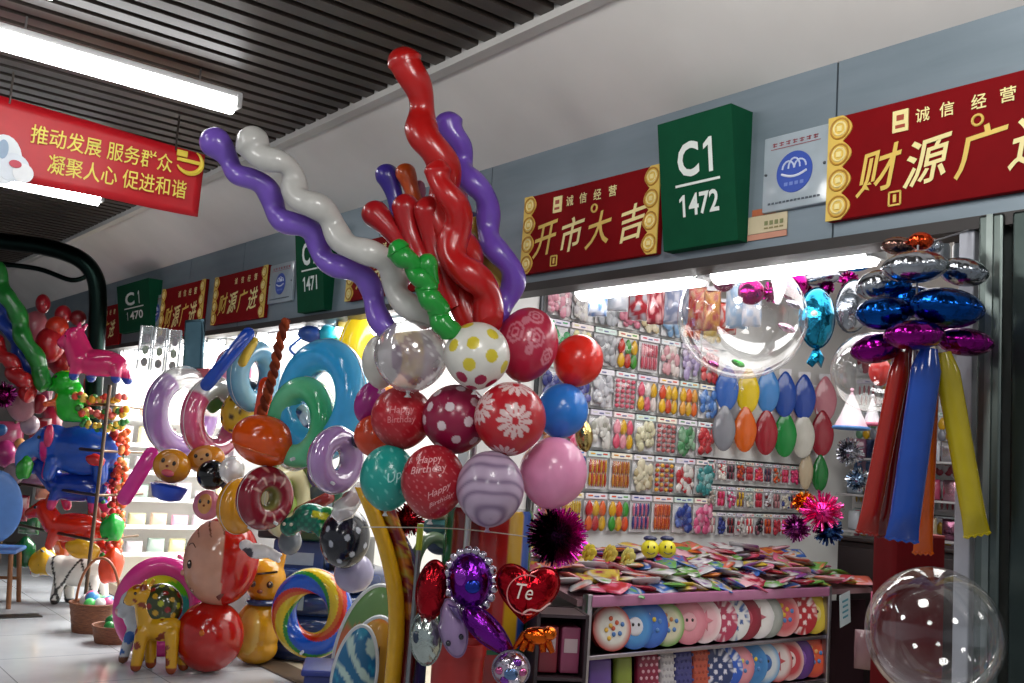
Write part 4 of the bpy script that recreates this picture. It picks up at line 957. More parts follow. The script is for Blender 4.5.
# ------------------------------------------------------------------ boards at the corner of the shop
def curved_board(label, pts, wd, th, w, hexc, name='curved_board', col=None, back=.12, mat='vinyl'):
    base = catmull([at(p[0], p[1], w) for p in pts], 10); rt = Vector((base[-1].x, base[-1].y, 0)); n = len(base)
    fr = (ROT @ Vector((1, 0, 0))).normalized(); rt_dir = Vector((fr.x, fr.y, 0)).normalized(); dp = Vector((-rt_dir.y, rt_dir.x, 0)); t = S(wd, w)/2; vs = []; fs = []
    for i, p in enumerate(base):
        e = min(1, .25+i/6.0); b = back*(e if i < n-1 else 1)
        for q in range(12):
            a = 2*pi*q/12; vs.append(p-rt+rt_dir*t*cos(a)+dp*(b/2*sin(a)+back/2))
    for i in range(n-1):
        for q in range(12): q2 = (q+1) % 12; fs.append((i*12+q, i*12+q2, (i+1)*12+q2, (i+1)*12+q))
    fs += [tuple(range(12))[::-1], tuple((n-1)*12+q for q in range(12))]
    o = MB().add(vs, fs, col or H(hexc)).build(name, mat, loc=rt); return tag(o, label, 'board', 'curved swim boards standing at the shop corner')
cb = [(361, 488), (374, 520), (385, 552), (393, 590), (395, 630), (391, 683), (384, 760)]
curved_board('tall yellow curved board edge left of the bouquet', cb, 17, .05, 4.55, 'ecb81c')
def flor(p): return [H('7c1420'), H('7c1420'), H('c8741c'), H('b8a030'), H('8a1c28')][int((sin(p.x*60)+sin(p.z*45+p.y*30)+2)*1.2) % 5] if p.z > .75 else H('6e1420')
curved_board('dark red flowered curved board right of the yellow one', [(x+17, y) for x, y in cb[:1]]+[(x+17-max(0, y-560)*.03, y+4) for x, y in cb[1:]], 17, .05, 4.6, '7c1420', col=flor)
curved_board('violet curved board leaning right of the flowered one', [(382, 510), (398, 535), (410, 562), (418, 600), (420, 650), (418, 690), (415, 760)], 12, .05, 4.7, '5e4c92')
def oval_board(label, x, y, rx, ry, w, colf, roll=0, yaw=0, fin=False, th=.05):
    n = 48; out = [(S(rx, w)*cos(t)*(1-.12*sin(t)), S(ry, w)*sin(t)) for t in [2*pi*k/n for k in range(n)]]
    o = MB().puff(out, th, colf, rings=16, seam=.006).build('skim_board', 'card', loc=at(x, y, w), rot=FACE(yaw, roll)); tag(o, label, 'board', 'oval skim boards leaning at the shop corner')
    m = MB(); m.tube([(px_*1.01, 0, pz*1.01) for px_, pz in out], .012, H('d8dce0'), 6, closed=True); m.build('edge_band', 'plastic', o)
    if fin: MB().puff([(S(a, w), S(b, w)) for a, b in ((-2, 0), (3, 22), (6, 0))], .02, H('1b1c22'), TR((S(2, w), -th-.01, S(4, w))), rings=3).build('fin', 'plastic', o)
    return o
w5 = 5.25; k5 = 1/S(1, w5)
oval_board('largest oval board in green, orange and slate behind the others', 373, 655, 38, 68, 5.35, lambda p: H('5f8a4c') if p.z*k5 > 34+.3*p.x*k5 else H('c8683c') if p.z*k5 > 14+.9*p.x*k5 else H('4a5a78'), roll=4)
oval_board('yellow and orange oval board with a black fin', 371, 668, 28, 50, 5.15, lambda p: H('c98c1c') if p.z*k5 < 45 else H('cf7a24'), roll=8, fin=True)
def wave(p):
    v = sin(p.x*30+3*sin(p.z*12))*sin(p.z*22+2*sin(p.x*18)); return H('bcd8d2') if v > .62 else H('14699a') if v > -.1 else H('2a93b8')
oval_board('cyan oval board printed with white waves, front of the three', 355, 672, 21, 45, 4.95, wave, roll=6)
q = at(330, 690, 5.1)
o = thing('storage_bin', 'navy blue bin at the foot of the oval boards', 'bin', (q.x, q.y, 0), FACE(8)); zt = at(330, 668, 5.1).z
MB().box((0, 0, zt/2), (.26, .3, zt), H('1f2c74'), bev=.02).build('body', 'plastic', o); MB().box((0, 0, zt), (.29, .33, .03), H('27358a'), bev=.01).build('rim', 'plastic', o)
o, _, _ = ring('pale green rounded ring board behind the grey pole', 431, 568, 20, 36, 6, 0, lambda u, v: mixc(H('8fb48c'), H('b4cca4'), .5+.5*sin(v)), w=4.9, name='ring_board', group=None, kids=False)
for lab, x, y, rx, ry, hx in (('teal striped packet under the red printed balloon', 438, 527, 17, 9, '4a8c8c'), ('cream packet edge above the teal striped one', 436, 515, 14, 5, 'c4b48c'), ('slate blue packet behind the pale green ring board', 440, 545, 14, 10, '3a4a6c')):
    o = MB().puff([(S(rx, 5)*cos(t), S(ry, 5)*sin(t)) for t in [2*pi*k/20 for k in range(20)]], .03, lambda p, c=H(hx): mixc(c, H('2a2f4a'), .7) if sin(p.z*180) > .4 else c, wr=.2, wn=6).build('hanging_packet', 'card', loc=at(x, y, 5.0), rot=FACE()); tag(o, lab, 'packet')
tinsel('red tinsel ball peeping behind the teal balloon', 408, 520, 4.8, 17, ['8c1420', 'b83a50'], 350, seed=9)

# boxed goods stacked on the floor behind the rings, and floats filling the cluster
for i, (nm, x, y, wd, hh, dp, hx, z0) in enumerate((('navy', 283, 600, 34, .42, .35, '18264c', 0), ('dark blue', 333, 600, 46, .5, .35, '1a2f66', 0), ('blue grey', 300, 560, 50, .3, .3, '24386a', .5), ('black', 352, 560, 36, .34, .3, '16171e', .5), ('deep green', 322, 510, 44, .46, .3, '12402e', .8), ('charcoal', 282, 520, 40, .4, .3, '202228', .8))):
    w = 7.6; q = at(x, y, w); q.y = min(q.y, 7.2); W_ = S(wd, w)
    o = tag(MB().box((0, 0, hh/2), (W_, dp, hh), H(hx), bev=.02).build('toy_carton', 'card', loc=(q.x, q.y, z0), rot=FACE(6*(i % 3)-6)), f'{nm} carton stacked behind the hanging rings', 'box', 'cartons stacked behind the rings')
    m = MB(); m.box((0, -dp/2-.002, hh*.55), (W_*.6, .003, hh*.3), H('8c98a8')); m.build('print', 'card', o)
for nm, x, y, rx, ry, w, hx in (('dusky grey', 234, 485, 12, 14, 6.6, '6a666c'), ('dark brown', 226, 520, 10, 16, 6.8, '2a1c18'), ('pale green', 216, 397, 11, 16, 6.9, '4a8a3a'), ('lemon yellow', 275, 462, 9, 12, 6.6, 'd8b82a'), ('violet', 318, 470, 10, 16, 6.4, '4a3a7c'), ('slate', 322, 492, 12, 14, 6.5, '4a5a6a'), ('plum', 292, 530, 10, 12, 6.5, '5a1c34'), ('teal', 258, 430, 12, 16, 6.8, '2a7a8a')):
    o = MB().ball((0, 0, 0), (S(rx, w), S(rx*.7, w), S(ry, w)), H(hx), nu=24, nv=16, shape=lambda n: 1+.06*sin(4*n.x+5*n.z)).build('inflatable_toy', 'vinyl', loc=at(x, y, w), rot=FACE(0, 12)); tag(o, f'{nm} float half hidden in the hanging ring cluster', 'inflatable')

# ------------------------------------------------------------------ the stall at the far left
LW = 8.7
def ride_on(name, label, x, y, w, lumps, vox, colf, eyes=(), cat='toy', group='ride-on animals of the left stall', yaw=0, parts=()):
    u = S(1, w); o = blob(name, lumps, vox, colf, u, loc=at(x, y, w), rot=FACE(yaw)); tag(o, label, cat, group)
    for ex, ey, ez, r in eyes: MB().ball((ex*u, ey*u, ez*u), r*u, H('16161c'), nu=10, nv=8).build('eye', 'vinyl', o)
    for pn, lm, pc in parts: blob(pn, lm, vox*.7, H(pc), u, parent=o)
    return o
def quad(hx=-24, L=34, H_=16, leg=22, lr=6, up=16, head=9):
    return [('b', 0, 0, 0, L, 13, H_), ('t', [(-L+8, 0, 2), (hx-4, 0, up-2), (hx-8, 0, up+4)], 11, head), ('t', [(hx-8, 0, up+4), (hx-22, 0, up-3)], head, head*.6),
            ('t', [(hx-4, -4, up+8), (hx-3, -5, up+18)], 3, 1.5), ('t', [(hx-4, 4, up+8), (hx-1, 5, up+18)], 3, 1.5),
            ('t', [(-L+12, -7, -6), (-L+9, -8, -leg)], lr, lr*.8), ('t', [(-L+14, 7, -6), (-L+18, 8, -leg)], lr, lr*.8), ('t', [(L-12, -7, -6), (L-9, -8, -leg)], lr, lr*.8), ('t', [(L-12, 7, -6), (L-3, 8, -leg)], lr, lr*.8)]
ride_on('ride_on_horse', 'hot pink ride-on horse with blue feet on the top rack', 98, 361, 7.9,
        [('b', 2, 0, -2, 28, 13, 14), ('t', [(-16, 0, 0), (-23, 0, 14), (-26, 0, 22)], 14, 11), ('t', [(-26, 0, 22), (-36, 0, 16)], 10, 7), ('t', [(-22, -4, 29), (-20, -5, 36)], 3, 2), ('t', [(-22, 4, 29), (-18, 5, 36)], 3, 2),
         ('t', [(-18, -7, -8), (-19, -8, -17)], 6, 5), ('t', [(22, -7, -8), (23, -8, -17)], 6, 5), ('t', [(-10, 7, -8), (-8, 8, -17)], 6, 5), ('t', [(24, 7, -8), (29, 8, -17)], 6, 5)], 1.5,
        lambda p: H('2a4cb0') if p.z < -15 else H('e02d74'), eyes=((-31, -8, 22, 1.5),))
ride_on('ride_on_dinosaur', 'bright green ride-on dinosaur with an orange belly', 66, 396, 8.5,
        [('b', 4, 0, -4, 15, 12, 22), ('b', -2, -1, 14, 14, 11, 12), ('t', [(-8, -2, 12), (-17, -3, 9)], 8, 6), ('t', [(10, 0, -18), (24, 0, -22)], 8, 3), ('t', [(-4, -8, -6), (-14, -12, -10)], 4, 3)], 1.4,
        lambda p: H('e05a1c') if p.x < -4 and p.z < 2 and p.y < 2 else H('d8d020') if p.z > 24 and p.x > -2 else H('22b52a'), eyes=((-8, -9.5, 18, 1.8),))
ride_on('ride_on_elephant', 'round blue ride-on animal with a pale blue trunk and pink bands', 80, 450, 8.6,
        [('b', 4, 0, 0, 38, 17, 25), ('b', -28, 0, 4, 20, 15, 20), ('t', [(-40, -2, 2), (-52, -3, -4), (-55, -3, -16)], 11, 7), ('t', [(-22, -9, -14), (-24, -10, -26)], 8, 7), ('t', [(26, -9, -14), (28, -10, -26)], 8, 7), ('t', [(30, 9, -14), (32, 10, -26)], 8, 7)], 1.8,
        lambda p: H('e0287e') if -34 < p.x < -27 and p.z < 6 else H('5a8fe0') if p.x < -36 else H('1c52b8'), eyes=((-36, -14, 10, 1.8),), parts=(('ear', [('b', -26, -15, 12, 5, 3, 12)], 'd83a6a'),))
ride_on('ride_on_horse', 'deep blue ride-on horse with pink feet below the round blue animal', 78, 487, 8.65, quad(-30, 30, 15, 20, 6, 16), 1.6, lambda p: H('d83a78') if p.z < -14 else H('2a8c3a') if p.x < -46 else H('1a3fa8'), eyes=((-44, -7, 20, 1.6),))
ride_on('ride_on_horse', 'red ride-on horse with its head raised left, above the white bull', 76, 528, 8.6, quad(-26, 30, 15, 18, 6, 14), 1.6, lambda p: H('cf2a14'), eyes=((-40, -7, 18, 1.6),))
q = floorw(70, 604); w = LW+.1; u = S(1, w); zc = 33
o = blob('ride_on_bull', [('b', 6, 0, zc, 26, 14, 16), ('t', [(-14, 0, zc+2), (-26, 0, zc+4)], 12, 9), ('t', [(-26, 0, zc+4), (-38, 0, zc-4)], 9, 5.5), ('t', [(-26, -5, zc+12), (-33, -7, zc+19)], 2.4, 1.2), ('t', [(-24, 5, zc+12), (-27, 7, zc+20)], 2.4, 1.2),
     ('t', [(-10, -7, zc-8), (-12, -8, 4)], 6, 5), ('t', [(-8, 7, zc-8), (-5, 8, 4)], 6, 5), ('t', [(24, -7, zc-8), (22, -8, 4)], 6, 5), ('t', [(26, 7, zc-8), (30, 8, 4)], 6, 5)], 1.5,
     lambda p: H('c8404a') if p.x < -40 and p.z < zc else H('2a2826') if (abs(p.x+16+.3*(p.z-zc)) < 1.2 or abs(p.x-2-.6*(p.z-zc)) < 1.2 or abs(p.x-16+.5*(p.z-zc)) < 1.2) and p.y < 4 or p.z < 4 or (p.z > zc+15 and p.x < -28) else H('e2e0da'), u, loc=Vector((q.x, q.y, 0)), rot=FACE())
tag(o, 'white ride-on bull with dark lines standing on the floor', 'toy', 'ride-on animals of the left stall')
MB().ball((-31*u, -8*u, (zc+4)*u), 1.8*u, H('16161c'), nu=10, nv=8).build('eye', 'vinyl', o)
for lab, x, y, rx, ry, hx in (('green inflatable foot left of the deep blue horse', 25, 468, 8, 12, '2c9a2c'), ('dark green inflatable under the red horse', 24, 553, 12, 16, '155f35'), ('yellow inflatable behind the white bull', 44, 562, 14, 14, 'e0b020'), ('second yellow inflatable over the white bull back', 84, 549, 18, 10, 'dca824'),
                              ('green inflatable at the right end of the stall', 113, 528, 12, 14, '1ca83a'), ('orange red inflatable at the foot of the garlands', 112, 566, 12, 18, 'e0481c'), ('red inflatable between the blue animals', 96, 460, 10, 6, 'c02a2a'), ('pink inflatable under the deep blue horse', 78, 493, 13, 6, 'e03a84')):
    w = 8.75 if 'behind' in lab or 'under' in lab else 8.4
    o = MB().ball((0, 0, 0), (S(rx, w), S(min(rx, ry)*.8, w), S(ry, w)), H(hx), nu=24, nv=16, shape=lambda n: 1+.08*sin(5*n.x+3*n.z)).build('inflatable_toy', 'vinyl', loc=at(x, y, w), rot=FACE(0, 10)); tag(o, lab, 'inflatable')
# rack of the stall
def bar(m, p0, p1, w, r=.018): m.tube([at(*p0, w), at(*p1, w)], r, H('6a5a4e'), 8)
o = thing('display_rack', 'thin brown metal rack holding the ride-on animals', 'rack', (0, 0, 0))
a = at(110, 385, 8.3); b = Vector((a.x, a.y, 0)); MB().tube([b, a], .016, H('6a5a4e'), 8).build('post', 'metal', o)
c_ = at(20, 392, 9.3); MB().tube([Vector((c_.x, c_.y, 0)), c_], .016, H('6a5a4e'), 8).build('post', 'metal', o)
for z in (.62, .98, 1.34, 1.72):
    MB().tube([Vector((a.x, a.y, z)), Vector((c_.x, c_.y, z))], .013, H('6a5a4e'), 8).build('shelf_bar', 'metal', o)
    MB().tube([Vector((a.x, a.y, z)), Vector((a.x+.5, a.y+.4, z))], .011, H('6a5a4e'), 8).build('shelf_bar', 'metal', o)
# balloons of the stall
for lab, pts, r, hx, w in (('green twisted balloon slanting down from the left edge', [(-8, 262), (6, 290), (20, 325), (34, 358), (48, 388)], 9, '1f7a2e', 8.4), ('blue twisted balloon under the green one at the left edge', [(-8, 300), (10, 330), (26, 362), (40, 388)], 8, '22409c', 8.5),
                           ('red twisted balloon lowest of the three at the left edge', [(-10, 336), (6, 358), (20, 378), (32, 396)], 9, 'a81a20', 8.35), ('grey blue twisted balloon at the left edge above the blue one', [(-10, 285), (6, 312), (18, 335)], 7, '4a5a74', 8.7)):
    twisted(lab, pts, w, w, r, r, 3, 2, hx, group='twisted balloons of the left stall')
k = 0
for lab, x, y, rx, ry, hx in (('dark red balloon sticking up highest in the left stall', 43, 304, 7, 10, 'a01826'), ('second dark red balloon right of the highest one', 63, 315, 8, 10, 'a31a28'), ('dark red balloon beside the arch post', 78, 318, 8, 8, '7c1620'), ('faded pink balloon under the highest red one', 33, 330, 13, 20, 'c4707c'),
    ('red balloon with pale writing behind the pink horse', 50, 345, 14, 18, 'b01a24'), ('orange red balloon above the pink horse head', 57, 328, 11, 12, 'c83420'), ('small yellow balloon above the pink horse head', 61, 324, 5, 6, 'd8901c'), ('red balloon under the horse neck', 62, 362, 13, 14, 'a8141e'), ('small peach balloon left of the dinosaur', 49, 363, 6, 7, 'd08870'),
    ('dusty pink balloon at the left below the red twist', 22, 404, 14, 18, 'b47a84'), ('small red balloon right of the dusty pink one', 39, 404, 8, 10, 'a81c2c'), ('pale mauve balloon under the dusty pink one', 30, 425, 9, 10, 'b09aa4'), ('magenta pink balloon low at the left edge', 6, 454, 12, 14, 'b83a7c'), ('peach yellow balloon beside the magenta pink one', 20, 450, 7, 12, 'dca068'),
    ('grey pink balloon under the magenta pink one', 14, 474, 10, 11, 'a08a94'), ('blue balloon at the left edge above the magenta one', 1, 430, 6, 6, '2a72b4'), ('small red toy ball beside the green foot', 28, 452, 5, 5, 'c8401c'), ('red balloon right of the dinosaur', 76, 402, 7, 8, 'c83a34')):
    k += 1
    o = balloon(lab, x, y, rx, ry, 8.6+.05*(k % 5), H(hx), group='balloons of the left stall', knot=False, roll=(k*37) % 30-15, nu=24, nv=16)
tinsel('magenta and black tinsel ball at the left edge', 3, 395, 8.3, 13, ['6a1450', 'b84a9c'], 420, wid=.007, seed=21)
o = tinsel('dark tinsel ball above the blue chair', 8, 482, 8.9, 12, ['1e141a', '4a2030'], 300, wid=.007, seed=22)
# flower garlands: short strings of little blossoms
def garland(label, pts, w, n, r, cols, seed, amp=3):
    R = random.Random(seed); P = catmull([at(*p, w) for p in pts], 10); rt = P[0].copy(); m = MB()
    m.tube([p-rt for p in P], .006, H('2a5a2a'), 5)
    for i in range(n):
        t = i/(n-1)*(len(P)-1); p = P[min(int(t), len(P)-1)]-rt+Vector((R.uniform(-1, 1), R.uniform(-1, 1), R.uniform(-1, 1)))*S(amp, w)
        m.ball(p, S(r*R.uniform(.7, 1.2), w), H(R.choice(cols)), nu=8, nv=6)
    o = m.build('flower_garland', 'satin', loc=rt); return tag(o, label, 'garland', 'flower garlands of the left stall')
G1 = ['d84a3a', 'e0a01c', 'c83a24', 'e8c85a', 'd8645a', '3a7a34']
garland('red and yellow flower garland right of the dinosaur, upper one', [(78, 396), (95, 400), (124, 398)], 8.4, 34, 3.4, G1, 1)
garland('red and yellow flower garland right of the dinosaur, lower one', [(80, 411), (100, 414), (125, 412)], 8.4, 34, 3.4, G1, 2)
garland('green leafed garland above the round blue animal', [(84, 424), (104, 428), (124, 424)], 8.4, 34, 3.0, ['2f7a3a', '4a9a4a', 'd8b43a', '2a5a8a'], 3)
for i, (lab, x, cs) in enumerate((('orange garland hanging beside the bright shelves', 122, ['e0642a', 'd84a24', 'e8884a']), ('red garland hanging second from the bright shelves', 115, ['b81f1c', 'd83a2a', '8c1a1a']), ('pink and green garland hanging nearest the rack post', 107, ['e03a74', '2a8a3a', 'd84a3a']))):
    garland(lab, [(x+2, 430), (x, 490), (x-4, 560)], 8.5+.1*i, 60, 3.4, cs, 30+i, 4)
# blue plastic chair at the left edge
q = floorw(2, 606); w = 9.0
o = thing('chair', 'chair with a blue plastic back and wooden legs at the left edge', 'chair', (q.x-.1, q.y+.1, 0), FACE(195))
MB().puff([(.22*cos(t)*(1-.08*sin(t)), .82+.3*sin(t)) for t in [2*pi*k/32 for k in range(32)]], .025, H('4f7cc0'), TR((0, .17, 0))).build('backrest', 'plastic', o)
MB().box((0, 0, .46), (.44, .42, .035), H('4a76ba'), bev=.015).build('seat', 'plastic', o)
for sx in (-1, 1):
    for sy in (-1, 1): MB().tube([(sx*.17, sy*.16, .45), (sx*.21, sy*.2, 0)], .02, H('7a4a22'), 8).build('leg', 'satin', o)
MB().tube([(-.19, -.18, .2), (.19, -.18, .2)], .014, H('7a4a22'), 8).build('stretcher', 'satin', o)
# baskets with little balls
wick = noise_mat('wicker', H('5a3220'), H('8a5434'), 30, .6, 0, (1, 1, 5), .6)
def basket(label, x, y, rpx, hpx, w, handle, seed, cols, n):
    q = floorw(x, y); u = S(1, w); R, h = rpx*u, hpx*u
    o = thing('basket', label, 'basket', q, FACE(), 'wicker baskets on the floor'); m = MB(); nn = 36; prof = []
    for k in range(9): z = h*k/8; prof.append((R*(.8+.2*k/8)*(1+.02*(k % 2)), z))
    m.lathe([(R*.1, 0)]+prof+[(r_*.93, z) for r_, z in prof[::-1]]+[(R*.1, .02)], n=nn, caps=False); m.build('body', wick, o)
    m = MB(); m.torus(R*1.0, R*.05, T=TR((0, 0, h), rx=90), nu=36, nv=8); m.build('rim', wick, o)
    if handle: MB().tube([(R*.9*cos(a), R*.2, h+handle*u*sin(a)) for a in [pi*k/20 for k in range(21)]], R*.06, H('9a5a36'), 8).build('handle', 'satin', o)
    R_ = random.Random(seed)
    names = ('at the front', 'at the left', 'at the right', 'at the back', 'on top', 'on the front rim', 'half buried', 'near the handle', 'at the front left', 'at the back right')
    for i in range(n):
        a = 2*pi*i/n*1.0; rr = R*.55 if i < n-2 else R*.15; c = cols[i % len(cols)]
        b = MB().ball((0, 0, 0), R*R_.uniform(.24, .3), H(c[1]), nu=14, nv=10).build('toy_ball', 'plastic', loc=q+Vector((rr*cos(a-pi/2+YAW), rr*sin(a-pi/2+YAW), h*1.0+(R*.18 if i >= n-2 else 0)+R*.03*(i % 2))))
        tag(b, f'small {c[0]} ball {names[i % len(names)]} of the {"taller" if handle else "lower"} basket', 'ball', 'balls heaped in the baskets')
basket('taller wicker basket with a hoop handle full of little balls', 92, 631, 23, 27, 7.85, 42, 4, [('green', '5ad06a'), ('white', 'e8ecec'), ('pink', 'e86aa0'), ('blue', '4a9ae0'), ('mint', '8ae0b8')], 9)
basket('lower wicker basket without handle right of the taller one', 112, 642, 20, 16, 7.4, 0, 5, [('green', '1f8a3a'), ('dark green', '176a30'), ('brown', '8a5a3a')], 5)
# bright wall shelves with packets, inside the third shop
ORD = ['first', 'second', 'third', 'fourth', 'fifth', 'sixth', 'seventh', 'eighth', 'ninth', 'tenth', 'eleventh', 'twelfth', 'thirteenth', 'fourteenth', 'fifteenth', 'sixteenth', 'seventeenth', 'eighteenth', 'nineteenth', 'twentieth', 'twenty-first', 'twenty-second', 'twenty-third', 'twenty-fourth']
cols = ['c8c0c8', 'a4b8b0', 'e0a8c4', '8c9c94', 'd8d0a0', '7c6a70', 'b8d4c0', 'd0b4a0']
R_ = random.Random(44); rows = ['lowest', 'second lowest', 'third lowest', 'fourth lowest', 'fifth lowest', 'top']
for r in range(6):
    z = .30+.27*r
    s_ = MB().box((4.2, 10.42, z), (2.2, .32, .02), H('e8e8e6')).box((4.2, 10.27, z+.01), (2.2, .012, .04), H('dcdcdc')).build('wall_shelf', 'plastic'); tag(s_, f'white wall shelf in the bright third shop, {rows[r]} one', 'shelf', 'white shelves of the third shop')
    for c in range(7):
        X = 3.25+.22*c; hh = R_.uniform(.1, .19); i = R_.randrange(len(cols))
        o = MB().puff([(x*.085, hh/2+zz*hh/2) for x, zz in ((-1, -1), (0, -1.02), (1, -1), (1.02, 0), (1, 1), (0, .98), (-1, 1), (-1.02, 0))], .05, H(cols[i]), rings=4).build('shelf_packet', 'card', loc=(X, 10.36, z+.012), rot=(0, 0, R_.uniform(-.2, .2)))
        tag(o, f'small packet on the {rows[r]} white shelf, {ORD[c]} from the left', 'packet', 'packets on the shelves of the third shop')
# mirror panel and clear stands
w = 7.6; o = thing('mirror_panel', 'blue grey mirror panel tilted over a pink base behind the rings', 'mirror', at(194, 345, w), FACE(-25, -4)); u = S(1, w)
MB().box((0, 0, 0), (26*u, 3*u, 52*u), H('55707c'), bev=.01).build('frame', 'metal', o); MB().box((0, -1.7*u, 0), (20*u, .6*u, 46*u), H('7296a4')).build('glass', 'metal', o)
MB().box((6*u, 0, -29*u), (36*u, 8*u, 9*u), H('d0707c'), bev=.01).build('base', 'vinyl', o)
for i, (x, y, lab) in enumerate(((146, 348, 'clear display stand farthest left of the mirror panel'), (160, 350, 'clear display stand next to the mirror panel'), (174, 352, 'clear display stand just under the mirror panel'))):
    o = thing('acrylic_stand', lab, 'stand', at(x, y, w), FACE(), 'clear display stands'); m = MB()
    MB().box((0, 0, 0), (12*u, 6*u, 44*u), (.7, .78, .8, .35), bev=.005).build('panel', 'tint', o)
    m = MB()
    for s in (-1, 1): m.tube([(s*6*u, -3*u, -22*u), (s*6*u, -3*u, 22*u)], .8*u, H('c8ccd0'), 6)
    m.build('edge', 'metal', o)
    for k in range(3): MB().ball((0, -1*u, (-14+12*k)*u), (3.5*u, 2*u, 4.5*u), H(('7a5a3a', '8a9a5a', 'a08a9a')[k]), nu=10, nv=8).build('trinket', 'satin', o)

# goods crowding the back of the left stall
for i, (nm, x, y, rx, ry, hx) in enumerate((('pink', 10, 440, 12, 18, 'c85a80'), ('dull red', 40, 432, 11, 14, '9a2a34'), ('crimson', 52, 418, 10, 14, 'a8203a'), ('mauve', 34, 470, 12, 14, '8a6080'), ('peach', 46, 488, 9, 12, 'c88a70'), ('dark green', 30, 520, 11, 14, '1f5a34'), ('wine red', 18, 508, 10, 13, '701a2c'), ('orange', 58, 548, 12, 12, 'c85a1c'), ('rose', 100, 545, 12, 16, 'b84a60'), ('brick red', 98, 508, 10, 14, 'a8341f'), ('magenta', 106, 480, 9, 16, 'b02a6a'), ('teal', 92, 475, 8, 10, '2a6a6c'), ('plum', 44, 392, 8, 12, '7a2a4a'), ('coral', 92, 388, 9, 9, 'c8584a'))):
    w = 9.25+.06*(i % 3); o = MB().puff([(S(rx, w)*a, S(ry, w)*b) for a, b in ((-1, -1), (0, -1.03), (1, -1), (1.04, 0), (1, 1), (0, 1.03), (-1, 1), (-1.04, 0))], .06, lambda p, c=H(hx), k=i: mixc(c, (.8, .75, .75, 1), .5) if sin(p.x*34+k)*sin(p.z*28+2*k) > .55 else c, rings=9, wr=.35, wn=5).build('toy_bag', 'vinyl', loc=at(x, y, w), rot=FACE(8-16*(i % 2)))
    tag(o, f'{nm} toy bag hanging at the back of the left stall', 'bag', 'toy bags at the back of the left stall')
q = floorw(6, 617); o = tag(MB().box((0, 0, .004), (.5, .16, .008), H('6e6f70')).build('floor_grate', 'metal', loc=(q.x, q.y, 0)), 'small grey grate in the tiled floor at the left edge', 'grate')

# ------------------------------------------------------------------ the bright shop: pack wall
WY = 4.40
R_ = random.Random(12)
ROWS = ['bottom row', 'fifth row down', 'fourth row down', 'third row down', 'second row down', 'top row']
def wall_rail(X0, X1, z):
    o = MB().tube([(X0, WY-.012, z), (X1, WY-.012, z)], .006, H('6a6d72'), 6).build('hanging_rail', 'metal'); return o
HEADS = ['e6e2ea', 'dfe6ea', 'd8d2e2', 'e8dcdc', 'cfe2dc', 'efe9d8']
def pack_mesh(wd, ht, kind, c1, c2, seed, back='d9d9dc'):
    """a clear bag of little balloons or sticks under a printed header card, hanging from its top edge"""
    r = random.Random(seed)
    card = MB().box((0, .004, -ht*.5), (wd*.94, .003, ht*.96), H(back))
    cont = MB(); area_h = ht*.8; z0 = -ht*.97
    if kind == 'sticks':
        n = max(4, int(wd/.022))
        for row in (0, 1):
            for i in range(n):
                x = -wd*.4+wd*.8*(i+.5)/n; zc = z0+area_h*(.3+.42*row); c = H(c1 if (i+row) % 2 == 0 else c2)
                cont.ball((x, -.008, zc), (wd*.38/n, .008, area_h*.24), c, nu=8, nv=6, T=None)
    elif kind == 'dots':
        for row in range(6):
            for i in range(4): cont.ball((-wd*.36+wd*.24*i, -.008, z0+area_h*(.08+.165*row)), (wd*.1, .01, area_h*.075), H(c1 if (i+row) % 2 else c2), nu=8, nv=6)
    elif kind == 'drops':
        for row in (0, 1):
            for i in range(3):
                cont.ball((-wd*.3+wd*.3*i, -.01, z0+area_h*(.26+.46*row)), (wd*.17, .014, area_h*.27), H([c1, c2, 'e0b020'][(i+row+seed) % 3]), nu=10, nv=7, shape=lambda n: (1-.5*max(0, n.z), 1, 1))
    else:
        n = 30
        for i in range(n):
            x = r.uniform(-.37, .37)*wd; z = z0+area_h*r.uniform(.1, .9); q = r.uniform(.11, .17)*wd
            cont.ball((x, -.008-r.uniform(0, .012), z), (q, .010, q*r.uniform(.8, 1.5)), H(r.choice([c1, c1, c2])), nu=8, nv=6)
    head = MB().box((0, -.006, -ht*.07), (wd*.96, .012, ht*.14), H(HEADS[seed % len(HEADS)]))
    for k in range(3): head.box((wd*(-.28+.28*k), -.0125, -ht*(.06+.02*(k % 2))), (wd*.2, .002, ht*.035), H([c1, '6a6f9a', c2][k]))
    film = MB().puff([(x*wd*.48, z0+ht*.38+z*ht*.38) for x, z in ((-1, -1), (-.5, -1.01), (0, -1), (.5, -1.01), (1, -1), (1.02, 0), (1, 1), (0, 1), (-1, 1), (-1.02, 0))], .026, (1, 1, 1, 1), rings=3)
    return card, cont, head, film
def pack(label, X, z, wd, ht, kind, c1, c2, seed, group, Y=WY, rot=None, loc=None, film=True, name='party_pack'):
    card, cont, head, fl = pack_mesh(wd, ht, kind, c1, c2, seed)
    o = card.build(name, 'card', loc=loc or (X, Y-.03, z), rot=rot or (0, 0, 0)); tag(o, label, 'party pack', group)
    cont.build('contents', 'latex', o, kind='stuff'); head.build('header_card', 'card', o, smooth=False)
    if film: fl.build('clear_bag', 'film', o)
    return o
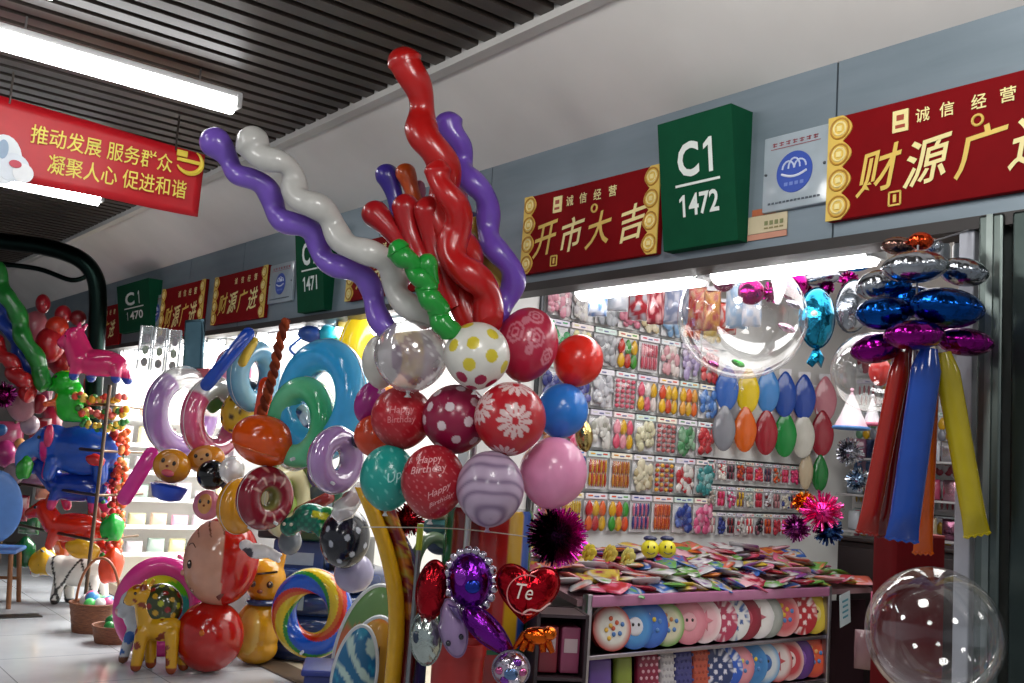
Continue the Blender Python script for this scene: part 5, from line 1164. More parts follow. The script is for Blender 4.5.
# (colour word, main colour, second colour, kind of content), rows from the top
GRID = [
 [('pale pink', 'e8a0b4', 'd8c0c8', 'mix'), ('white', 'e8e4e0', 'd0ccd0', 'mix'), ('silver', 'b8bcc4', '989ca4', 'mix'), ('rose', 'd88098', 'e8c0c8', 'mix'), ('cream', 'e8dcc0', 'd8c8a0', 'mix'), ('light blue', '88b0d8', 'b8d0e8', 'mix'), ('orange', 'e08a4a', 'd86030', 'mix'), ('gold', 'd0b050', 'e0d090', 'mix')],
 [('green', '4ab070', '2a9a58', 'mix'), ('pale yellow', 'e0d8a0', 'e8e4d0', 'mix'), ('grey', 'a8aab0', 'c8c8cc', 'mix'), ('red and green', 'c83a2a', '4a9a3a', 'drops'), ('bright pink', 'd84a64', 'e08a9a', 'sticks'), ('white and pink', 'e4d8d4', 'd8a0a8', 'mix'), ('lilac', 'b0a0c8', 'd0c4dc', 'mix'), ('red', 'c03038', 'd86a6a', 'mix')],
 [('navy', '3a3f86', '5a60a0', 'mix'), ('violet blue', '4a4890', '6a6cb0', 'mix'), ('silver white', 'c4c4cc', 'e0e0e4', 'mix'), ('coral pink', 'e0788a', 'd85a72', 'dots'), ('pink and white', 'e0607a', 'e8dcd8', 'drops'), ('yellow and red', 'e8b820', 'd84a20', 'drops'), ('orange', 'e06a28', 'e0a040', 'drops'), ('blue', '4a7ac0', '88a8d8', 'mix')],
 [('copper', 'a8683a', 'c89a60', 'mix'), ('hot pink', 'e04a7a', 'f08aa8', 'mix'), ('silver and white', 'd8d6d0', 'a8a89c', 'mix'), ('pink', 'e05a78', 'f0a0b0', 'drops'), ('cream', 'ddd8b8', 'c8c4a0', 'mix'), ('rose brown', 'b04a50', 'd08a88', 'dots'), ('green', '4a8a5a', '88b090', 'mix'), ('red', 'b82a34', 'd85a5a', 'mix')],
 [('crimson', 'b01c30', 'd04a58', 'mix'), ('blue', '2458a8', '4a80c8', 'mix'), ('yellow and red', 'e0a81c', 'c8341c', 'sticks'), ('amber', 'd08a24', 'b85a20', 'sticks'), ('ivory', 'd8d0b4', 'b8a880', 'mix'), ('red and yellow dotted', 'a82028', 'e0a830', 'dots'), ('white and red', 'd8d4d0', 'b83038', 'mix'), ('teal', '3a8a8c', '80b4b4', 'mix')],
 [('dark red', 'a02430', 'c8805a', 'mix'), ('plain yellow', 'dcae1c', 'e8c840', 'sticks'), ('orange and red', 'e0642a', 'c82a2a', 'drops'), ('flame orange and green', 'e0501c', '3a9a30', 'drops'), ('navy and pink', '2c3a8c', 'd8688c', 'sticks'), ('orange', 'e06a20', 'c8441c', 'sticks'), ('deep blue', '2a3f90', '5a70b8', 'mix'), ('pink', 'd85a8a', 'e8a0bc', 'mix')],
]
PX0, PDX, PDZ = 3.74, .19, .245
for r, row in enumerate(GRID):
    ztop = 1.34+PDZ*(5-r); wall_rail(3.6, 5.25, ztop+.004)
    for c, (nm, a, b, k) in enumerate(row):
        pack(f'{nm} party pack in the wall grid, {ROWS[5-r]}, {ORD[c]} from left', PX0+PDX*c, ztop, .178, .225, k, a, b, r*8+c, 'party packs in the big wall grid')
MB().box((3.63, WY-.01, 1.9), (.02, .02, 1.7), H('5a5c60')).build('wall_strip', 'metal')['kind'] = 'structure'
for o in list(COL.objects):
    if o.name.startswith('hanging_rail'): o['kind'] = 'structure'
# balloon shaped pouches in two rows
def pouch(label, x, y, rx, ry, hexc, Y=4.3, roll=0):
    p = onY(x, y, Y); w = -(ROT.transposed() @ (p-EYE)).z; u = S(1, w)*1.08
    out = [(rx*u*1.05*sin(t)*(1-.42*max(0, cos(t))**1.5), ry*u*1.05*cos(t)) for t in [2*pi*k/28 for k in range(28)]]
    o = MB().puff(out, .016, H(hexc), wr=.4, wn=9, seam=.003).build('balloon_pouch', 'vinyl', loc=p, rot=FACEP(p, 12, roll)); tag(o, label, 'pouch', 'balloon shaped pouches in two rows')
    MB().box((0, .01, ry*u*1.02), (rx*u*1.1, .004, ry*u*.3), H('d4d2d8')).build('header_card', 'card', o)
for i, (nm, x, y, hx) in enumerate((('blue', 727, 388, '3a68b8'), ('yellow', 748, 391, 'e0c420'), ('sky blue', 768, 390, '4a8cd0'), ('royal blue', 785, 394, '2a54b0'), ('deep blue', 804, 397, '2850b4'), ('pink', 825, 399, 'd88a98'))):
    pouch(f'{nm} balloon shaped pouch in the upper pouch row', x, y, 10, 20, hx)
for i, (nm, x, y, hx) in enumerate((('grey', 724, 428, '84868e'), ('orange', 745, 429, 'd8641c'), ('dark red', 766, 432, 'a02430'), ('green', 785, 434, '1c9040'), ('white', 803, 435, 'd8d6cc'), ('brick red', 822, 433, 'a8283a'))):
    pouch(f'{nm} balloon shaped pouch in the lower pouch row', x, y, 10, 20, hx)
pouch('green balloon shaped pouch below the two pouch rows', 820, 473, 7, 16, '1c8038'); pouch('beige long pouch below the white pouch', 806, 470, 6, 17, 'c8b89a')
for i, (nm, x, hx) in enumerate((('grey', 736, '9a9aa0'), ('white', 757, 'dcdcd8'), ('pale', 776, 'c8c4cc'), ('pink white', 795, 'd8b8bc'), ('cream', 815, 'd4ccb8'))):
    pouch(f'{nm} backing pouch between the coloured pouches, {ORD[i]} from the left', x, 405, 9, 16, hx, Y=4.36)
# three rows of small packs on a panel beyond the grid
SP = ['2a2a34', 'd8d8dc', '3a3a5a', '8c2a34', '6a2a30', 'e0b41c', 'd8541c', 'c8c4c0', '7a5a5a', 'a89a90', 'b83a4a', 'c88a90', 'a4b0a8', 'c83040', 'e8e4dc', 'd8d0c0', 'e84a80', 'd8404a', '2c3a88', 'b02038', 'e83a7a', '2a2a30', 'd0304a', 'c8487a', '884a5a']
kk = 0
for r, (yl, yr, hpx) in enumerate(((458, 461, 20), (485, 487, 21), (512, 513, 22))):
    y = (yl+yr)/2; p0, p1 = onY(712, y, 4.36), onY(803, y, 4.36); wall_rail(p0.x-.05, p1.x+.1, p0.z+.01)['kind'] = 'structure'
    for c in range(11):
        X = p0.x+(p1.x-p0.x)*c/10; kk += 1; c1 = SP[kk*7 % len(SP)]
        pack(f'small packet on the lower hook panel, {("upper", "middle", "lower")[r]} row, {ORD[c]} from the left', X, p0.z, .083, S(hpx, 6.6), ('mix', 'sticks')[kk % 2], c1, SP[(kk*7+3) % len(SP)], kk, 'small packets on the hook panel', film=False, name='small_packet')
# crowded back wall behind the foil column
cols = ['b8bcc4', 'c85a70', 'd8b04a', '5a80b8', '8a8c98', 'd0d0d4', 'a83a4a', '6a9a7a', 'c0a0b8']
for r in range(6):
    z = 1.32+.24*r; o = MB().tube([(6.76, 4.35, z), (6.76, 2.6, z)], .006, H('6a6d72'), 6).build('hanging_rail', 'metal'); o['kind'] = 'structure'
    for c in range(7):
        kk += 1
        pack(f'packet hung on the back wall, {ORD[r]} row from the floor, {ORD[c]} from left', 0, z, .19, .21, ('mix', 'drops', 'sticks')[kk % 3], cols[kk*4 % 9], cols[(kk*5+2) % 9], kk, 'packets on the back wall', loc=(6.72, 4.24-.215*c, z), rot=FAC, film=False, name='hanging_packet')
# party hats, tinsel skirts and bits in the far corner
for i, (nm, x, y, r, h, cs) in enumerate((('pink and white', 851, 428, 17, 38, ('e8b8cc', 'f0e8ee', '4a80c0')), ('white', 872, 424, 9, 28, ('e0dce4', 'f0eef0', 'd86a8a')))):
    w = 5.9; u = S(1, w); o = thing('party_hat', f'{nm} cone party hat hanging behind the right end of the pouches', 'hat', at(x, y, w), (0, 0, 0))
    MB().lathe([(r*u, 0), (r*.62*u, h*.35*u), (r*.3*u, h*.7*u), (.2*u, h*u)], lambda p, cs=cs, h=h, u=u: H(cs[1]) if (p.z/u) % 9 > 4 else H(cs[0]), 32).build('cone', 'card', o)
    MB().torus(r*u, 1.6*u, H(cs[2]), TR((0, 0, 0), rx=90), 32, 8).build('brim', 'card', o)
    MB().ball((0, 0, h*u), 2.2*u, H(cs[0]), nu=10, nv=8).build('pompom', 'matte', o)
for lab, x, y, w, r, hx in (('bright pink tinsel skirt hanging above the table end', 822, 512, 5.7, 21, ['f03a9c', 'e85aa4']), ('navy tinsel tuft under the pink tinsel skirt', 828, 530, 5.75, 15, ['2a4a80', '4a6aa0']), ('orange tinsel tuft left of the pink tinsel skirt', 804, 502, 5.8, 11, ['d8741c', 'e8a03a']), ('purple tinsel tuft behind the table heap', 796, 528, 5.7, 14, ['8a3a80', 'b05aa0']),
                            ('silver tinsel tuft behind the party hat', 850, 452, 6.0, 14, ['9a9ca8', 'c8cad0']), ('blue and silver tinsel tuft right of the green pouch', 858, 480, 6.0, 12, ['8aa0b8', 'd0d4dc'])):
    tinsel(lab, x, y, w, r, hx, 260, name='tinsel_tuft', wid=.006, seed=int(x))
# hanging costume bags under the tubes
CB = [('white and blue', 598, 300, 9, 16, ('d8dce4', '6a90c0')), ('silver', 618, 297, 10, 14, ('c0c4cc', 'e0e0e4')), ('red and silver', 640, 300, 11, 20, ('b8323a', 'c8ccd4')), ('dark red', 656, 302, 8, 22, ('8c2430', 'd8a0a0')), ('grey blue', 676, 300, 12, 24, ('8a94b0', 'd0d0dc')), ('red and orange', 699, 308, 12, 22, ('c83a2c', 'e0b080')), ('amber and red', 712, 310, 8, 20, ('c88a3a', 'a83a34')), ('pale blue', 738, 304, 11, 24, ('a8c4e0', 'd8e0e8')), ('red', 727, 318, 9, 16, ('d0402c', 'e8d8d0')), ('white', 752, 306, 9, 20, ('e0e0e4', 'b8c8e0'))]
for i, (nm, x, y, rx, ry, cs) in enumerate(CB):
    w = 4.9+.12*(i % 3); u = S(1, w); ff = lambda p, cs=cs, u=u: H(cs[0]) if sin(p.x/u*.5+i)*sin(p.z/u*.33+1) > -.2 else H(cs[1])
    o = MB().puff([(x_*rx*u, z_*ry*u) for x_, z_ in ((-1, -1), (-.5, -1.03), (0, -1), (.5, -1.03), (1, -1), (1.03, -.5), (1, 0), (1.03, .5), (1, 1), (.5, 1), (0, 1), (-.5, 1), (-1, 1), (-1.03, .5), (-1, 0), (-1.03, -.5))], .04, ff, rings=9, wr=.35, wn=5, seam=.003).build('costume_bag', 'vinyl', loc=at(x, y, w), rot=FACE(-10)); tag(o, f'{nm} costume bag hanging under the shop tubes', 'bag', 'costume bags hanging under the tubes')
    MB().box((0, -.01, ry*u*1.06), (rx*u*1.5, .02, ry*u*.22), H('e4e4e8')).build('header_card', 'card', o)
# clear bubble balloons and shiny balls
def bubble(label, x, y, r, w, sq=1.0, lights=False, cols=()):
    p = at(x, y, w); u = S(1, w); o = tag(MB().ball((0, 0, 0), (r*u, r*u, r*u*sq), nu=48, nv=32).build('bubble_balloon', 'clear', loc=p, rot=FACE()), label, 'balloon', 'clear bubble balloons')
    MB().lathe([(.02, -r*u*sq+.01), (.012, -r*u*sq-.02), (.022, -r*u*sq-.045)], (.85, .85, .88, 1), 12).build('neck', 'film', o)
    for dx, dz, rr, hx in cols: MB().puff([(rr*u*cos(t), rr*u*.45*sin(t)) for t in [2*pi*k/16 for k in range(16)]], rr*u*.3, H(hx), TR((dx*u, -r*u*.3, dz*u), ry=20), rings=4).build('confetti', 'foil', o)
    return o
bubble('large clear bubble balloon hanging under the shop tubes', 742, 318, 64, 4.1, .95, cols=((40, -10, 9, 'e0b0c8'), (46, 14, 8, 'd8d0e0'), (-6, -48, 7, '4aa050'), (-30, -50, 6, 'c86aa0')))
bubble('clear bubble balloon left of the foil column', 872, 372, 40, 3.9)
bubble('clear bubble balloon low at the right corner before the posts', 934, 634, 66, 2.85)
for lab, x, y, r, w, hx in (('shiny magenta ball left of the other magenta ball under the tube', 751, 292, 13, 4.5, 'b01a78'), ('shiny magenta ball right under the shop tube', 793, 285, 15, 4.5, 'b81a80'), ('small magenta ball end farthest left under the tube', 724, 281, 11, 4.7, 'a0407c')):
    o = MB().ball((0, 0, 0), S(r, w), H(hx), nu=32, nv=20).build('shiny_ball', 'foil', loc=at(x, y, w)); tag(o, lab, 'ball'); MB().tube([(0, 0, S(r, w)), (0, 0, S(r, w)+.12)], .003, H('d0a0c0'), 5).build('hanger', 'plastic', o)
for lab, x, y, r, w, hx in (('magenta tinsel drop between the two magenta balls', 771, 292, 11, 4.6, ['b8288c']), ('magenta tinsel star near the end of the tube', 848, 280, 10, 4.4, ['b01c88']), ('dark magenta tinsel drop left of the tinsel star', 826, 288, 8, 4.5, ['8c1a74']), ('small magenta tinsel drop right of the magenta balls', 806, 291, 8, 4.55, ['c02a8c'])):
    tinsel(lab, x, y, w, r, hx, 160, name='tinsel_drop', wid=.006, seed=int(y+x))
w = 4.3; u = S(1, w); o = foil('teal whale shaped foil balloon under the tube end', 817, 318, w, [(17*u*cos(t), 30*u*sin(t)) for t in [2*pi*k/36 for k in range(36)]], .07, '2a90b4', group=None)
MB().puff([(x*u, z*u) for x, z in ((-3, 0), (-9, -14), (-3, -18), (2, -12), (6, -18), (9, -8), (3, 2))], .02, H('1f7fa4'), TR((0, 0, -32*u)), rings=3).build('tail_fin', 'foil', o)
MB().ball((-6*u, -.05, 2*u), (4*u, .02, 4*u), H('e0d8d0')).build('eye', 'vinyl', o)
o = foil('sky blue flat foil balloon high under the tube end', 856, 263, 4.3, [(16*u*cos(t), 7*u*sin(t)) for t in [2*pi*k/30 for k in range(30)]], .03, '2a9ad8', group=None, roll=-6)
o = foil('silver grey foil balloon behind the blue foil layer', 853, 306, 4.2, [(16*u*cos(t), 26*u*sin(t)) for t in [2*pi*k/30 for k in range(30)]], .05, 'a4a8b0', group=None, roll=8)
o = foil('grey foil streamer along the ceiling right of the magenta balls', 822, 278, 4.5, [(20*u*cos(t), 7*u*sin(t)) for t in [2*pi*k/30 for k in range(30)]], .03, '9c9ea8', group=None, roll=-12)
balloon('small red balloon seen inside the bubble left of the foil column', 880, 372, 11, 14, 4.6, H('d8281c'), group=None, knot=False)

# ------------------------------------------------------------------ display table with the plate rack
TF = 3.6                                      # front of the rack
A = onY(588, 598, TF); B = onY(828, 582, TF); TX0, TX1 = A.x, B.x; TZ = (A.z+B.z)/2
o = thing('display_table', 'long display table with a plate rack along its front', 'table', ((TX0+TX1)/2, TF, 0)); Lt = TX1-TX0
def lx(x): return x-(TX0+TX1)/2
TB = 4.33; ZB = 1.04
m = MB(); hw = Lt/2
m.add([(-hw-.05, .02, TZ-.06), (hw+.5, .02, TZ-.06), (hw+.5, TB-TF, ZB-.06), (-hw-.05, TB-TF, ZB-.06), (-hw-.05, .02, TZ-.03), (hw+.5, .02, TZ-.03), (hw+.5, TB-TF, ZB-.03), (-hw-.05, TB-TF, ZB-.03)],
      [(0, 1, 2, 3), (4, 7, 6, 5), (0, 4, 5, 1), (1, 5, 6, 2), (2, 6, 7, 3), (3, 7, 4, 0)], H('8a6a70')); m.build('top', 'satin', o, smooth=False)
MB().box((0.4, .14, TZ/2-.06), (Lt+1.0, .02, TZ-.12), H('2c1a20')).build('back_panel', 'matte', o)
for x in (-hw, hw): MB().box((x, 0, TZ/2), (.032, .04, TZ), H('b8b4bc'), bev=.004).build('post', 'metal', o)
MB().box((0, -.005, TZ-.035), (Lt, .03, .055), H('c07aa4'), bev=.006).build('front_rail', 'vinyl', o)
for k, z in enumerate((TZ-.30, TZ-.55, TZ-.80)):
    MB().box((0, .0, z), (Lt, .02, .02), H('b0a8b4'), bev=.003).build('shelf_rail', 'metal', o); MB().box((0, .06, z-.005), (Lt, .12, .008), H('8c8490')).build('shelf', 'metal', o)
for x in (-hw+.02, hw+.4): MB().box((x, TB-TF-.06, ZB/2-.03), (.04, .04, ZB-.06), H('7a767c')).build('leg', 'metal', o)
# paper plate packs
def plate(label, x, y, rpx, base, rim, dot, style, shelf_z, yaw, grp, w_extra=0):
    x = 611+(x-611)*.955; p = onY(x, y, TF+.045); r = S(rpx, -(ROT.transposed() @ (p-EYE)).z); p.z = max(p.z, 0) ; p.z = shelf_z+r+.004
    o = tag(MB().lathe([(0.001, -.004), (r*.68, -.004), (r*.74, -.012), (r*.98, -.03), (r, -.028), (r, .012)]+[(r*(.66-.66*k/12)+.0005, .022) for k in range(13)],
        lambda q: (H(rim) if sqrt(q.x**2+q.y**2) > r*.74 else H(base)) if style != 'dots' else (H(dot) if (sin(q.x/r*11)*sin(q.y/r*11) > .4) else H(base)), 48, TR((0, 0, 0), rx=90), caps=False).build('paper_plate_pack', 'film' if False else 'card', loc=p, rot=(radians(-8), 0, radians(-14))), label, 'plate pack', grp)
    m = MB()
    if style == 'flowers':
        for k in range(9): a = 2.4*k; m.ball((r*.5*sqrt(k/9)*cos(a)*1.1, -.024, r*.5*sqrt(k/9)*sin(a)*1.1), (r*.11, .006, r*.11), H([dot, 'e0b040', '4a7ab8'][k % 3]), nu=8, nv=6)
    elif style == 'star': m.puff([((r*.5 if k % 2 == 0 else r*.22)*cos(k*pi/5), (r*.5 if k % 2 == 0 else r*.22)*sin(k*pi/5)) for k in range(10)], .006, H(dot), TR((0, -.023, 0)), rings=3)
    elif style == 'face': m.ball((0, -.022, 0), (r*.42, .008, r*.42), H(dot), nu=14, nv=8).ball((-r*.15, -.029, r*.08), (r*.07, .006, r*.08), H('2a2020'), nu=8, nv=6).ball((r*.15, -.029, r*.08), (r*.07, .006, r*.08), H('2a2020'), nu=8, nv=6)
    if m.v: m.build('print', 'card', o)
    return o
G1 = 'plate packs on the upper rack shelf'
U = TZ-.29
for x, r, base, rim, dot, st, nm in ((611, 22, 'dcd8d0', 'b8322c', 'c85a3a', 'flowers', 'white plate pack with a red rim and flower print'), (634, 22, '4a8cc8', '2c62b0', 'd8d8e0', 'face', 'light blue plate pack'), (650, 22, '3a6cc0', '2a50a8', 'e0c040', 'flowers', 'deep blue plate pack'), (668, 21, 'c8c4a8', '6a9a4a', 'b87a4a', 'flowers', 'cream and green plate pack'), (690, 22, 'd88a98', 'c87484', 'e0a8b0', 'face', 'rose pink plate pack'), (706, 22, 'e0b0b8', 'e8d8da', 'd88090', 'star', 'pale pink plate pack'),
    (724, 21, 'b03a5a', 'b03a5a', 'e8d0d8', 'dots', 'crimson dotted plate pack'), (737, 21, 'dcdcdc', 'dcdcdc', '3a5a9a', 'dots', 'white plate pack with blue dots'), (749, 21, '8c2438', '7a1c30', 'b04a5a', 'face', 'maroon plate pack'), (762, 21, 'e0dcdc', 'd0ccd0', 'b85a6a', 'star', 'white plate pack with a red star'), (772, 21, 'a0a4a0', '7a807c', 'd0d4d0', 'face', 'grey plate pack'), (789, 21, 'c85a60', 'e0a0a0', 'e0b030', 'flowers', 'coral plate pack with yellow flowers'), (808, 21, 'b01c28', 'b01c28', 'f0dcdc', 'dots', 'red plate pack with white dots'), (821, 20, 'd0b83a', 'c0a42a', 'e0d080', 'face', 'yellow plate pack')):
    plate(nm+' on the upper rack shelf', x, 626, r, base, rim, dot, st, U, 32, G1)
G2 = 'packs on the middle rack shelf'; M2 = TZ-.54
for x, wd, c1, c2, nm in ((603, 30, '6a4a9a', '6a4a9a', 'purple'), (627, 22, '8a9a3a', '8a9a3a', 'olive green'), (651, 30, '8c1c40', 'e0b0c0', 'maroon dotted'), (670, 20, 'd0ccd0', 'b8b4bc', 'white'), (686, 26, '4a4a8c', '3a3a7c', 'indigo'), (703, 24, 'c85a44', 'b04a3a', 'brick orange')):
    p = onY(x, 665, TF+.04); w_ = S(wd, 5)*.62; h = .215
    o = tag(MB().box((0, 0, h/2), (w_*1.5, .05, h), lambda q, c1=c1, c2=c2: H(c1), bev=.02).build('napkin_pack', 'card', loc=(p.x, p.y+.02, M2+.006), rot=(radians(-6), 0, radians(-10))), f'{nm} napkin pack on the middle rack shelf', 'napkin pack', G2)
    if c2 != c1:
        m = MB()
        for a in range(4):
            for b in range(6): m.ball((-w_*.55+w_*.36*a+(b % 2)*w_*.14, -.026, .03+.032*b), (.009, .003, .009), H(c2), nu=8, nv=6)
        m.build('print', 'card', o)
for x, base, rim, dot, st, nm in ((721, '2a3a6c', '2a3a6c', 'd8d8e8', 'dots', 'navy dotted plate pack'), (731, '2a5ac0', '2a5ac0', 'e0e4f0', 'dots', 'bright blue dotted plate pack'), (743, 'd8909a', 'c07080', 'e0d060', 'flowers', 'pink flowered plate pack'), (757, '3a7ab8', '4a8ac8', 'e0c040', 'flowers', 'blue plate pack with yellow print'), (770, 'c8d0d8', '5a9ad0', '3a6ab0', 'face', 'pale blue plate pack'), (783, 'd8c8c8', 'c04048', 'c04a50', 'star', 'white plate pack with a red rim'), (795, 'b83a44', 'd8b8b8', 'e8d0d0', 'face', 'red plate pack'), (806, '5a2a80', '4a206c', '8a5ab0', 'face', 'dark purple plate pack'), (820, 'd0502c', 'b83a3a', 'e0a060', 'flowers', 'orange red plate pack')):
    plate(nm+' on the middle rack shelf', x, 660, 20, base, rim, dot, st, M2, 32, G2)
G3 = 'plate packs on the lower rack shelf'; M3 = TZ-.79
for i, (base, rim, nm) in enumerate((('c8a060', 'a87a3a', 'tan'), ('b84a4a', '8c2a34', 'dark red'), ('d8d4d0', '4a8a5a', 'green rimmed'), ('d0c8b0', 'b0a480', 'beige'), ('c8784a', 'a8542a', 'orange brown'), ('6a3a8c', '4a2470', 'violet'), ('d8b82a', 'c0a01a', 'bright yellow'), ('3a8ac8', '2a6aa8', 'azure'))):
    plate(f'{nm} plate pack on the lower rack shelf', 752+10*i, 690, 19, base, rim, 'e0d8d0', ('face', 'star', 'flowers')[i % 3], M3, 32, G3)
p = onY(845, 609, TF-.02); o = thing('price_card', 'small white card with blue print at the right end of the rack', 'card', p, (0, radians(-8), radians(12)))
MB().box((0, 0, 0), (S(25, 6.4), .004, S(30, 6.4)), H('c4d0d8')).build('card', 'card', o)
m = MB()
for k in range(4): m.box((0, -.003, S(8-5*k, 6.4)), (S(14-2*(k % 2), 6.4), .002, S(1.8, 6.4)), H('3a8aa0'))
m.build('print', 'card', o, smooth=False)
# heap of flat packets on the sloping top
PAL = [('pink', 'e06a90'), ('red', 'c0283a'), ('silver', 'c4c6cc'), ('green', '6aa84a'), ('yellow', 'dcc040'), ('blue', '3a68b8'), ('coral', 'e0705a'), ('purple', '8a4a9a'), ('pale pink', 'e8b0bc'), ('crimson', 'a81c3a'), ('white', 'dcdadc'), ('orange', 'd87a2a')]
def mott(c, seed):
    r = random.Random(seed); a = H(c); b = H(r.choice([q[1] for q in PAL])); d = H('e0dee0'); k1, k2, k3 = r.uniform(40, 90), r.uniform(40, 90), r.uniform(0, 6)
    return lambda p: b if sin(p.x*k1+k3)*sin(p.y*k2+k3) > .5 else d if sin(p.x*k2-p.y*k1+k3) > .93 else a
PK = [[(-.075, -.055), (0, -.058), (.075, -.055), (.078, 0), (.075, .055), (0, .058), (-.075, .055), (-.078, 0)]]
rowname = ['front', 'second', 'third', 'fourth', 'back']
NC = 30
for r in range(5):
    for c in range(NC):
        f = r/4; X = TX0-.02+(Lt+.45)*(c+.5+R_.uniform(-.3, .3))/NC; Yp = TF+.07+(TB-TF-.16)*f+R_.uniform(-.03, .03); z = TZ-.03+(ZB-TZ)*((Yp-TF-.02)/(TB-TF-.02))+.022+R_.uniform(0, .035)
        nm, hx = R_.choice(PAL)
        s_ = R_.uniform(.85, 1.25)
        o = MB().puff([(x*s_, y*s_) for x, y in PK[0]], .016, lambda p, g=mott(hx, r*NC+c): g(Vector((p.x, p.z, 0))), rings=6, wr=.4, wn=3, seam=.004).build('flat_packet', 'vinyl', loc=(X, Yp, z), rot=(pi/2+math.atan2(ZB-TZ, TB-TF)*1.0+R_.uniform(-.16, .22), R_.uniform(-.18, .18), R_.uniform(0, 6.28)))
        tag(o, f'{nm} flat packet on the table heap, {rowname[r]} row, {ORD[c] if c < 15 else ORD[29-c]} from the {"left" if c < 15 else "right"}', 'packet', 'flat party packets heaped on the table')
# yellow roses and smiley balls behind the heap
for i, (x, y, r, hx, nm) in enumerate(((573, 556, 8, 'd8c040', 'yellow paper rose farthest left'), (588, 552, 9, 'dcc83a', 'yellow paper rose second from the left'), (609, 553, 9, 'd4bc50', 'pale yellow paper rose in the middle'), (627, 556, 9, 'd8cc70', 'cream yellow paper rose at the right'))):
    w = 5.1; u = S(1, w); o = thing('paper_rose', nm+' at the back of the table heap', 'flower', at(x, y, w), FACE(), 'paper roses on the table')
    MB().ball((0, 0, 0), (r*.5*u, r*.5*u, r*.6*u), H('b89a2a'), nu=12, nv=8).build('heart', 'satin', o)
    for k in range(7): MB().puff([(r*.5*u*cos(t), r*.55*u*sin(t)) for t in [2*pi*q/12 for q in range(12)]], r*.12*u, H(hx), TR((r*.5*u*cos(k*.9), -r*.25*u*(1-k/7), r*.5*u*sin(k*.9)), rx=20, rz=k*25), rings=3).build('petal', 'satin', o)
for i, (x, nm) in enumerate(((650, 'left'), (667, 'right'))):
    w = 5.2; u = S(1, w); o = tag(MB().ball((0, 0, 0), 9*u, H('d8cc24'), nu=24, nv=16).build('smiley_ball', 'plastic', loc=at(x, 549, w), rot=FACE()), f'yellow smiley ball, {nm} one of the pair behind the heap', 'ball')
    for sx in (-1, 1): MB().ball((sx*3*u, -8.3*u, 2.5*u), (1*u, .6*u, 1.6*u), H('2a2410'), nu=8, nv=6).build('eye', 'plastic', o)
    MB().tube([((-4+k)*u, -8.4*u, (-2.6-1.6*sin(pi*k/8))*u) for k in range(9)], .5*u, H('2a2410'), 5).build('mouth', 'plastic', o)
    MB().ball((0, 2*u, 10*u), (7*u, 5*u, 3*u), H('1c2450'), nu=14, nv=8).build('cap', 'plastic', o)
# dark side shelf between foil balloons and rack
p = onY(556, 640, 3.5); o = thing('side_shelf', 'dark narrow shelf unit left of the plate rack', 'shelf', (p.x, p.y, 0), FACE(10))
MB().box((0, .12, .42), (.22, .02, .84), H('2a1c20')).build('back_panel', 'matte', o)
for sx in (-1, 1): MB().box((sx*.11, 0, .42), (.015, .24, .84), H('32242a')).build('side_panel', 'satin', o)
for z in (.28, .56, .83): MB().box((0, 0, z), (.22, .24, .014), H('3a2a30')).build('shelf', 'satin', o)
for k, (z, hx, nm) in enumerate(((.57, '7a1c2c', 'dark red'), (.57, '8a3a5a', 'plum pink'), (.29, '3a4a7c', 'slate blue'), (.29, '6a2030', 'wine red'))):
    dx = -.05+.1*(k % 2); rv = Vector((cos(YAW+radians(10)), sin(YAW+radians(10)), 0))
    o = tag(MB().box((0, 0, .1), (.085, .16, .2), H(hx), bev=.006).box((0, -.082, .12), (.06, .003, .06), H('b8a0a4')).build('goods_box', 'card', loc=Vector((p.x, p.y, z+.008))+rv*dx, rot=FACE(10)), f'{nm} box on the dark side shelf', 'box')
for k, (x, y, hx, nm) in enumerate(((884, 612, 'b85a78', 'pink'), (893, 628, 'c87a90', 'pale pink'), (868, 650, '8c6a70', 'dull pink'))):
    w = 5.3+.1*k; o = MB().puff([(S(a*13, w), S(b*19, w)) for a, b in ((-1, -1), (0, -1.02), (1, -1), (1.03, 0), (1, 1), (0, 1.02), (-1, 1), (-1.03, 0))], .03, H(hx), rings=5, wr=.3, wn=4).build('hanging_packet', 'vinyl', loc=at(x, y, w), rot=FACE(-10)); tag(o, f'{nm} packet hanging in the dark right of the rack', 'packet')

# ------------------------------------------------------------------ foil column with long balloons at the right
w = 2.92; u = S(1, w); FC = at(916, 330, w)
G = 'round foil balloons stacked in the column'
def disc(lab, x, y, rx, rz, hx, dw=0, roll=0):
    ww = w+dw; n = 44; out = [(S(rx, ww)*cos(t)*(1+.03*sin(9*t)), S(rz, ww)*sin(t)*(1+.03*sin(9*t))) for t in [2*pi*k/n for k in range(n)]]
    # a plump cushion with a crimped seam, lying flat: seen from its edge
    r = S(rx, ww); hz = S(rz, ww); m = MB(); ns = 48
    m.ball((0, 0, 0), (r, r*.8, hz), H(hx), nu=ns, nv=18, shape=lambda q: (1+.06*sin(14*atan2(q.y, q.x))*(1-abs(q.z))**2)); m.lathe([(r*.98, 0), (r*1.03, .002), (r*1.03, -.002)], H(hx), ns, TR(s=(1, .8, 1)), caps=False)
    o = m.build('foil_balloon', 'foil', loc=at(x, y, ww), rot=FACE(0, roll)); return tag(o, lab, 'balloon', G)
disc('purple foil balloon at the left of the lowest ring', 877, 348, 26, 15, '86127a', .06, -14)
disc('purple foil balloon at the front of the lowest ring', 914, 335, 29, 15, '8e1880', -.08, -4)
disc('purple foil balloon at the right of the lowest ring', 965, 342, 27, 14, '861478', .02, 4)
disc('purple foil balloon at the back of the lowest ring', 932, 333, 30, 13, '6c1062', .3, 0)
disc('blue foil balloon at the left of the middle ring', 884, 313, 27, 17, '0f4a9a', .02, -6)
